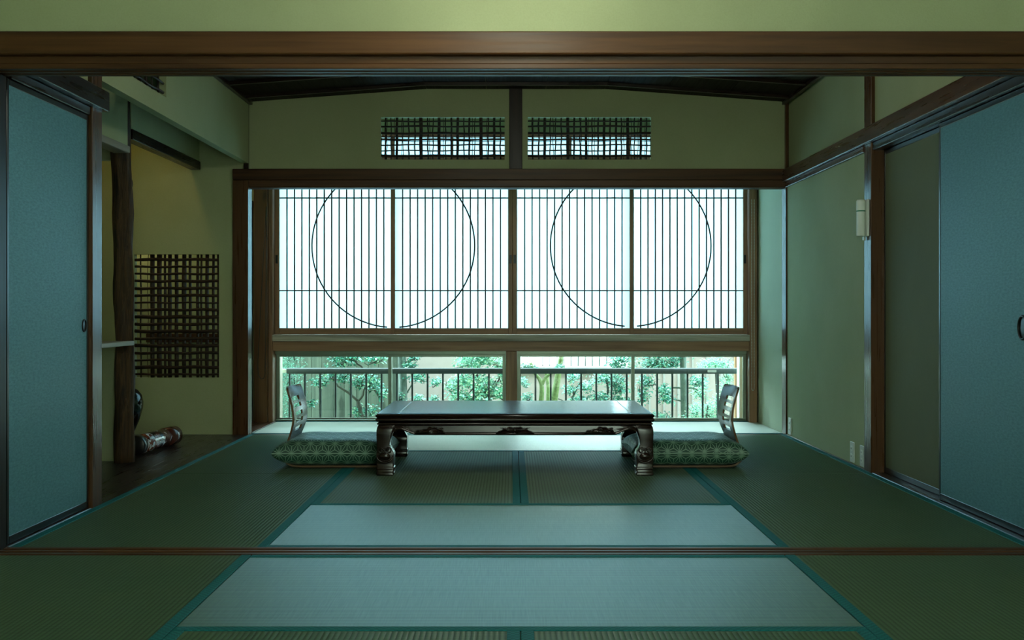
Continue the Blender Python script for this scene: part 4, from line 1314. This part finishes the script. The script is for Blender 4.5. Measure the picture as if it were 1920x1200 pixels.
# fine hedge bush near the pale upright
tree('hedge_bush', 'fine-leaved pale green bush by the pale upright board', 'bush', base(545, 11.2), [([base(545, 11.2), P(546, 790, 11.2), P(548, 700, 11.2)], 0.035, 0.012)],
     CL([(545, 650, 26, 40), (545, 700, 24, 30), (546, 745, 25, 32), (540, 795, 26, 34), (520, 700, 26, 80), (560, 770, 12, 22)], 11.2, 0.3), 'leaf_b', 0.030, 26, 'bark_grey', 0.22, twigs=3)
# camellia in front of the fence
Y = 11.0
tree('camellia_tree', 'small broad-leaved tree with bare forked branches before the board fence', 'tree', base(676, Y),
     [([base(690, Y), P(682, 800, Y), P(673, 760, Y), P(671, 752, Y)], 0.032, 0.014), ([P(671, 752, Y), P(655, 738, Y), P(640, 728, Y), P(632, 722, Y), P(625, 705, Y)], 0.013, 0.006),
      ([P(672, 752, Y), P(680, 742, Y), P(682, 732, Y), P(690, 715, Y), P(712, 690, Y)], 0.011, 0.006), ([P(712, 745, Y), P(704, 733, Y), P(690, 715, Y), P(680, 690, Y), P(668, 680, Y), P(664, 660, Y)], 0.012, 0.007)],
     CL([(640, 675, 24, 12), (660, 668, 26, 10), (600, 715, 14, 9), (622, 703, 16, 9), (642, 708, 14, 10), (675, 715, 16, 14), (698, 716, 16, 16), (716, 735, 10, 12), (672, 772, 12, 12), (697, 770, 10, 9), (585, 755, 6, 6), (700, 672, 22, 9), (655, 640, 50, 22)], Y, 0.2),
     'leaf_a', 0.060, 15, 'twig', 0.30)
# grey trunk tree
Y = 12.55
tree('grey_trunk_tree', 'tree with a straight grey trunk between fence and plaster wall', 'tree', base(755, Y),
     [([base(756, Y), P(756, 760, Y), P(755, 700, Y), P(754, 660, Y), P(752, 600, Y)], 0.052, 0.036), ([P(755, 690, Y), P(745, 684, Y), P(734, 676, Y), P(725, 668, Y)], 0.016, 0.008), ([P(756, 684, Y), P(766, 677, Y), P(780, 668, Y)], 0.014, 0.007),
      ([P(757, 748, Y), P(764, 735, Y), P(772, 722, Y)], 0.012, 0.006)],
     CL([(783, 706, 18, 10), (745, 745, 14, 12), (755, 760, 18, 8), (770, 685, 12, 8), (775, 670, 12, 5), (740, 660, 30, 8)], Y, 0.2), 'leaf_a', 0.062, 14, 'bark_grey', 0.32)
# low sprigs
Y = 11.6
tree('low_shrub', 'low sprigs of broad leaves against the plaster wall', 'shrub', base(800, Y), [([base(800, Y), P(800, 770, Y), P(790, 748, Y)], 0.014, 0.005), ([base(815, Y), P(812, 770, Y), P(815, 752, Y)], 0.012, 0.005)],
     CL([(785, 746, 10, 5), (813, 750, 9, 7), (818, 716, 10, 6), (808, 770, 20, 10)], Y, 0.15), 'leaf_a', 0.065, 16, 'twig', 0.30, twigs=2)
# big leafy mass left of the middle post
Y = 11.2
tree('leafy_tree', 'large dense broad-leaved tree beside the short middle post', 'tree', base(912, Y),
     [([base(935, Y), P(925, 790, Y), P(915, 742, Y), P(900, 720, Y), P(890, 690, Y)], 0.035, 0.012), ([P(915, 745, Y), P(930, 742, Y), P(944, 750, Y)], 0.014, 0.009), ([P(915, 735, Y), P(932, 718, Y), P(940, 700, Y)], 0.012, 0.006), ([P(918, 752, Y), P(890, 750, Y), P(868, 742, Y)], 0.010, 0.005)],
     CL([(880, 678, 26, 12), (915, 674, 30, 12), (940, 685, 16, 12), (870, 712, 22, 12), (895, 718, 24, 16), (850, 722, 14, 10), (920, 722, 18, 14), (862, 742, 22, 10), (900, 742, 22, 10), (935, 735, 10, 12), (900, 770, 45, 14), (905, 645, 60, 22), (946, 705, 10, 26)], Y, 0.3),
     'leaf_c', 0.062, 19, 'twig', 0.30)
# mossy forked trunks
Y = 11.5
tree('mossy_tree', 'forked tree with pale mossy trunks beyond the short middle post', 'tree', base(1030, Y),
     [([base(1016, Y), P(1014, 770, Y), P(1016, 730, Y), P(1012, 712, Y), P(1003, 700, Y), P(995, 680, Y)], 0.030, 0.013), ([P(1016, 722, Y), P(1023, 708, Y), P(1034, 700, Y), P(1046, 690, Y)], 0.018, 0.010),
      ([base(1032, Y + .2), P(1036, 770, Y + .2), P(1041, 735, Y + .2), P(1047, 700, Y + .2), P(1052, 670, Y + .2), P(1058, 610, Y + .2)], 0.048, 0.020), ([base(1026, Y + .4), P(1027, 760, Y + .4), P(1027, 720, Y + .4), P(1022, 690, Y + .4)], 0.024, 0.014)],
     CL([(990, 745, 12, 9), (983, 715, 8, 10), (990, 686, 16, 4), (1048, 687, 10, 4), (1020, 640, 40, 18), (1000, 762, 12, 10)], Y, 0.2), 'leaf_a', 0.055, 15, 'bark_moss', 0.32)
Y = 12.2
tree('leafy_tree', 'broad-leaved tree with thin twigs before the low part of the wall', 'tree', base(1110, Y),
     [([base(1072, Y), P(1066, 775, Y), P(1078, 735, Y), P(1090, 715, Y)], 0.018, 0.007), ([base(1130, Y), P(1132, 760, Y), P(1140, 735, Y), P(1135, 700, Y)], 0.022, 0.008), ([P(1066, 770, Y), P(1056, 752, Y), P(1043, 747, Y)], 0.008, 0.004)],
     CL([(1075, 707, 12, 8), (1070, 730, 14, 8), (1098, 724, 14, 10), (1085, 750, 18, 10), (1130, 708, 22, 10), (1155, 712, 20, 12), (1160, 728, 18, 12), (1125, 745, 24, 10), (1165, 752, 20, 12), (1100, 770, 40, 12), (1160, 684, 22, 12), (1165, 670, 20, 10)], Y, 0.2), 'leaf_a', 0.058, 17, 'twig', 0.30)
Y = 11.4
tree('dark_trunk_tree', 'tree with a thick dark green trunk before the battened wall', 'tree', base(1283, Y),
     [([base(1284, Y), P(1283, 770, Y), P(1282, 730, Y), P(1281, 690, Y), P(1281, 650, Y), P(1280, 560, Y)], 0.038, 0.030), ([P(1281, 728, Y), P(1262, 727, Y), P(1248, 733, Y), P(1238, 742, Y)], 0.010, 0.005), ([P(1283, 727, Y), P(1300, 728, Y), P(1310, 732, Y)], 0.009, 0.005), ([P(1278, 752, Y), P(1260, 748, Y), P(1236, 745, Y)], 0.009, 0.004)],
     CL([(1218, 680, 22, 14), (1240, 684, 24, 14), (1265, 678, 18, 12), (1212, 715, 14, 12), (1250, 745, 14, 12), (1245, 730, 12, 10), (1206, 740, 10, 18), (1240, 780, 14, 8), (1310, 715, 16, 10), (1250, 650, 50, 20)], Y, 0.22), 'leaf_a', 0.060, 17, 'bark_grey', 0.28)
Y = 11.9
tree('fan_leaf_shrub', 'spiky yellow-green narrow-leaved plant above the railing label', 'plant', base(1340, Y),
     [([base(1345, Y), P(1345, 760, Y), P(1342, 690, Y)], 0.018, 0.010)],
     CL([(1340, 680, 24, 10), (1325, 684, 16, 8), (1355, 684, 14, 10), (1312, 735, 12, 14)], Y, 0.25), 'leaf_c', 0.11, 12, 'twig', 0.10, twigs=2)
Y = 10.75
tree('bright_bush', 'bright pale green low bush by the end of the railing', 'bush', base(1325, Y),
     [([base(1325, Y), P(1325, 790, Y), P(1327, 760, Y)], 0.016, 0.006)],
     CL([(1305, 768, 14, 14), (1330, 770, 18, 18), (1350, 755, 12, 18), (1362, 725, 12, 20), (1300, 785, 20, 10), (1345, 790, 24, 14), (1365, 700, 10, 20)], Y, 0.15), 'leaf_c', 0.034, 30, 'twig', 0.26, twigs=3)
# trees over the wall, seen only through gaps
for (xq, Y, lab) in ((-4.6, 16.0, 'background tree behind the board fence'), (3.4, 15.5, 'background tree behind the battened wall'), (-0.9, 16.5, 'background tree behind the tall plaster wall')):
    b_ = (xq, Y, GZ)
    tree('background_tree', lab, 'tree', b_, [([b_, (xq + 0.05, Y, 1.0), (xq, Y, 2.4)], 0.09, 0.05)], [((xq, Y, 2.0), (1.1, 0.8, 1.1)), ((xq + 0.4, Y, 3.0), (0.9, 0.7, 0.9))], 'leaf_a', 0.12, 11, 'bark_grey')
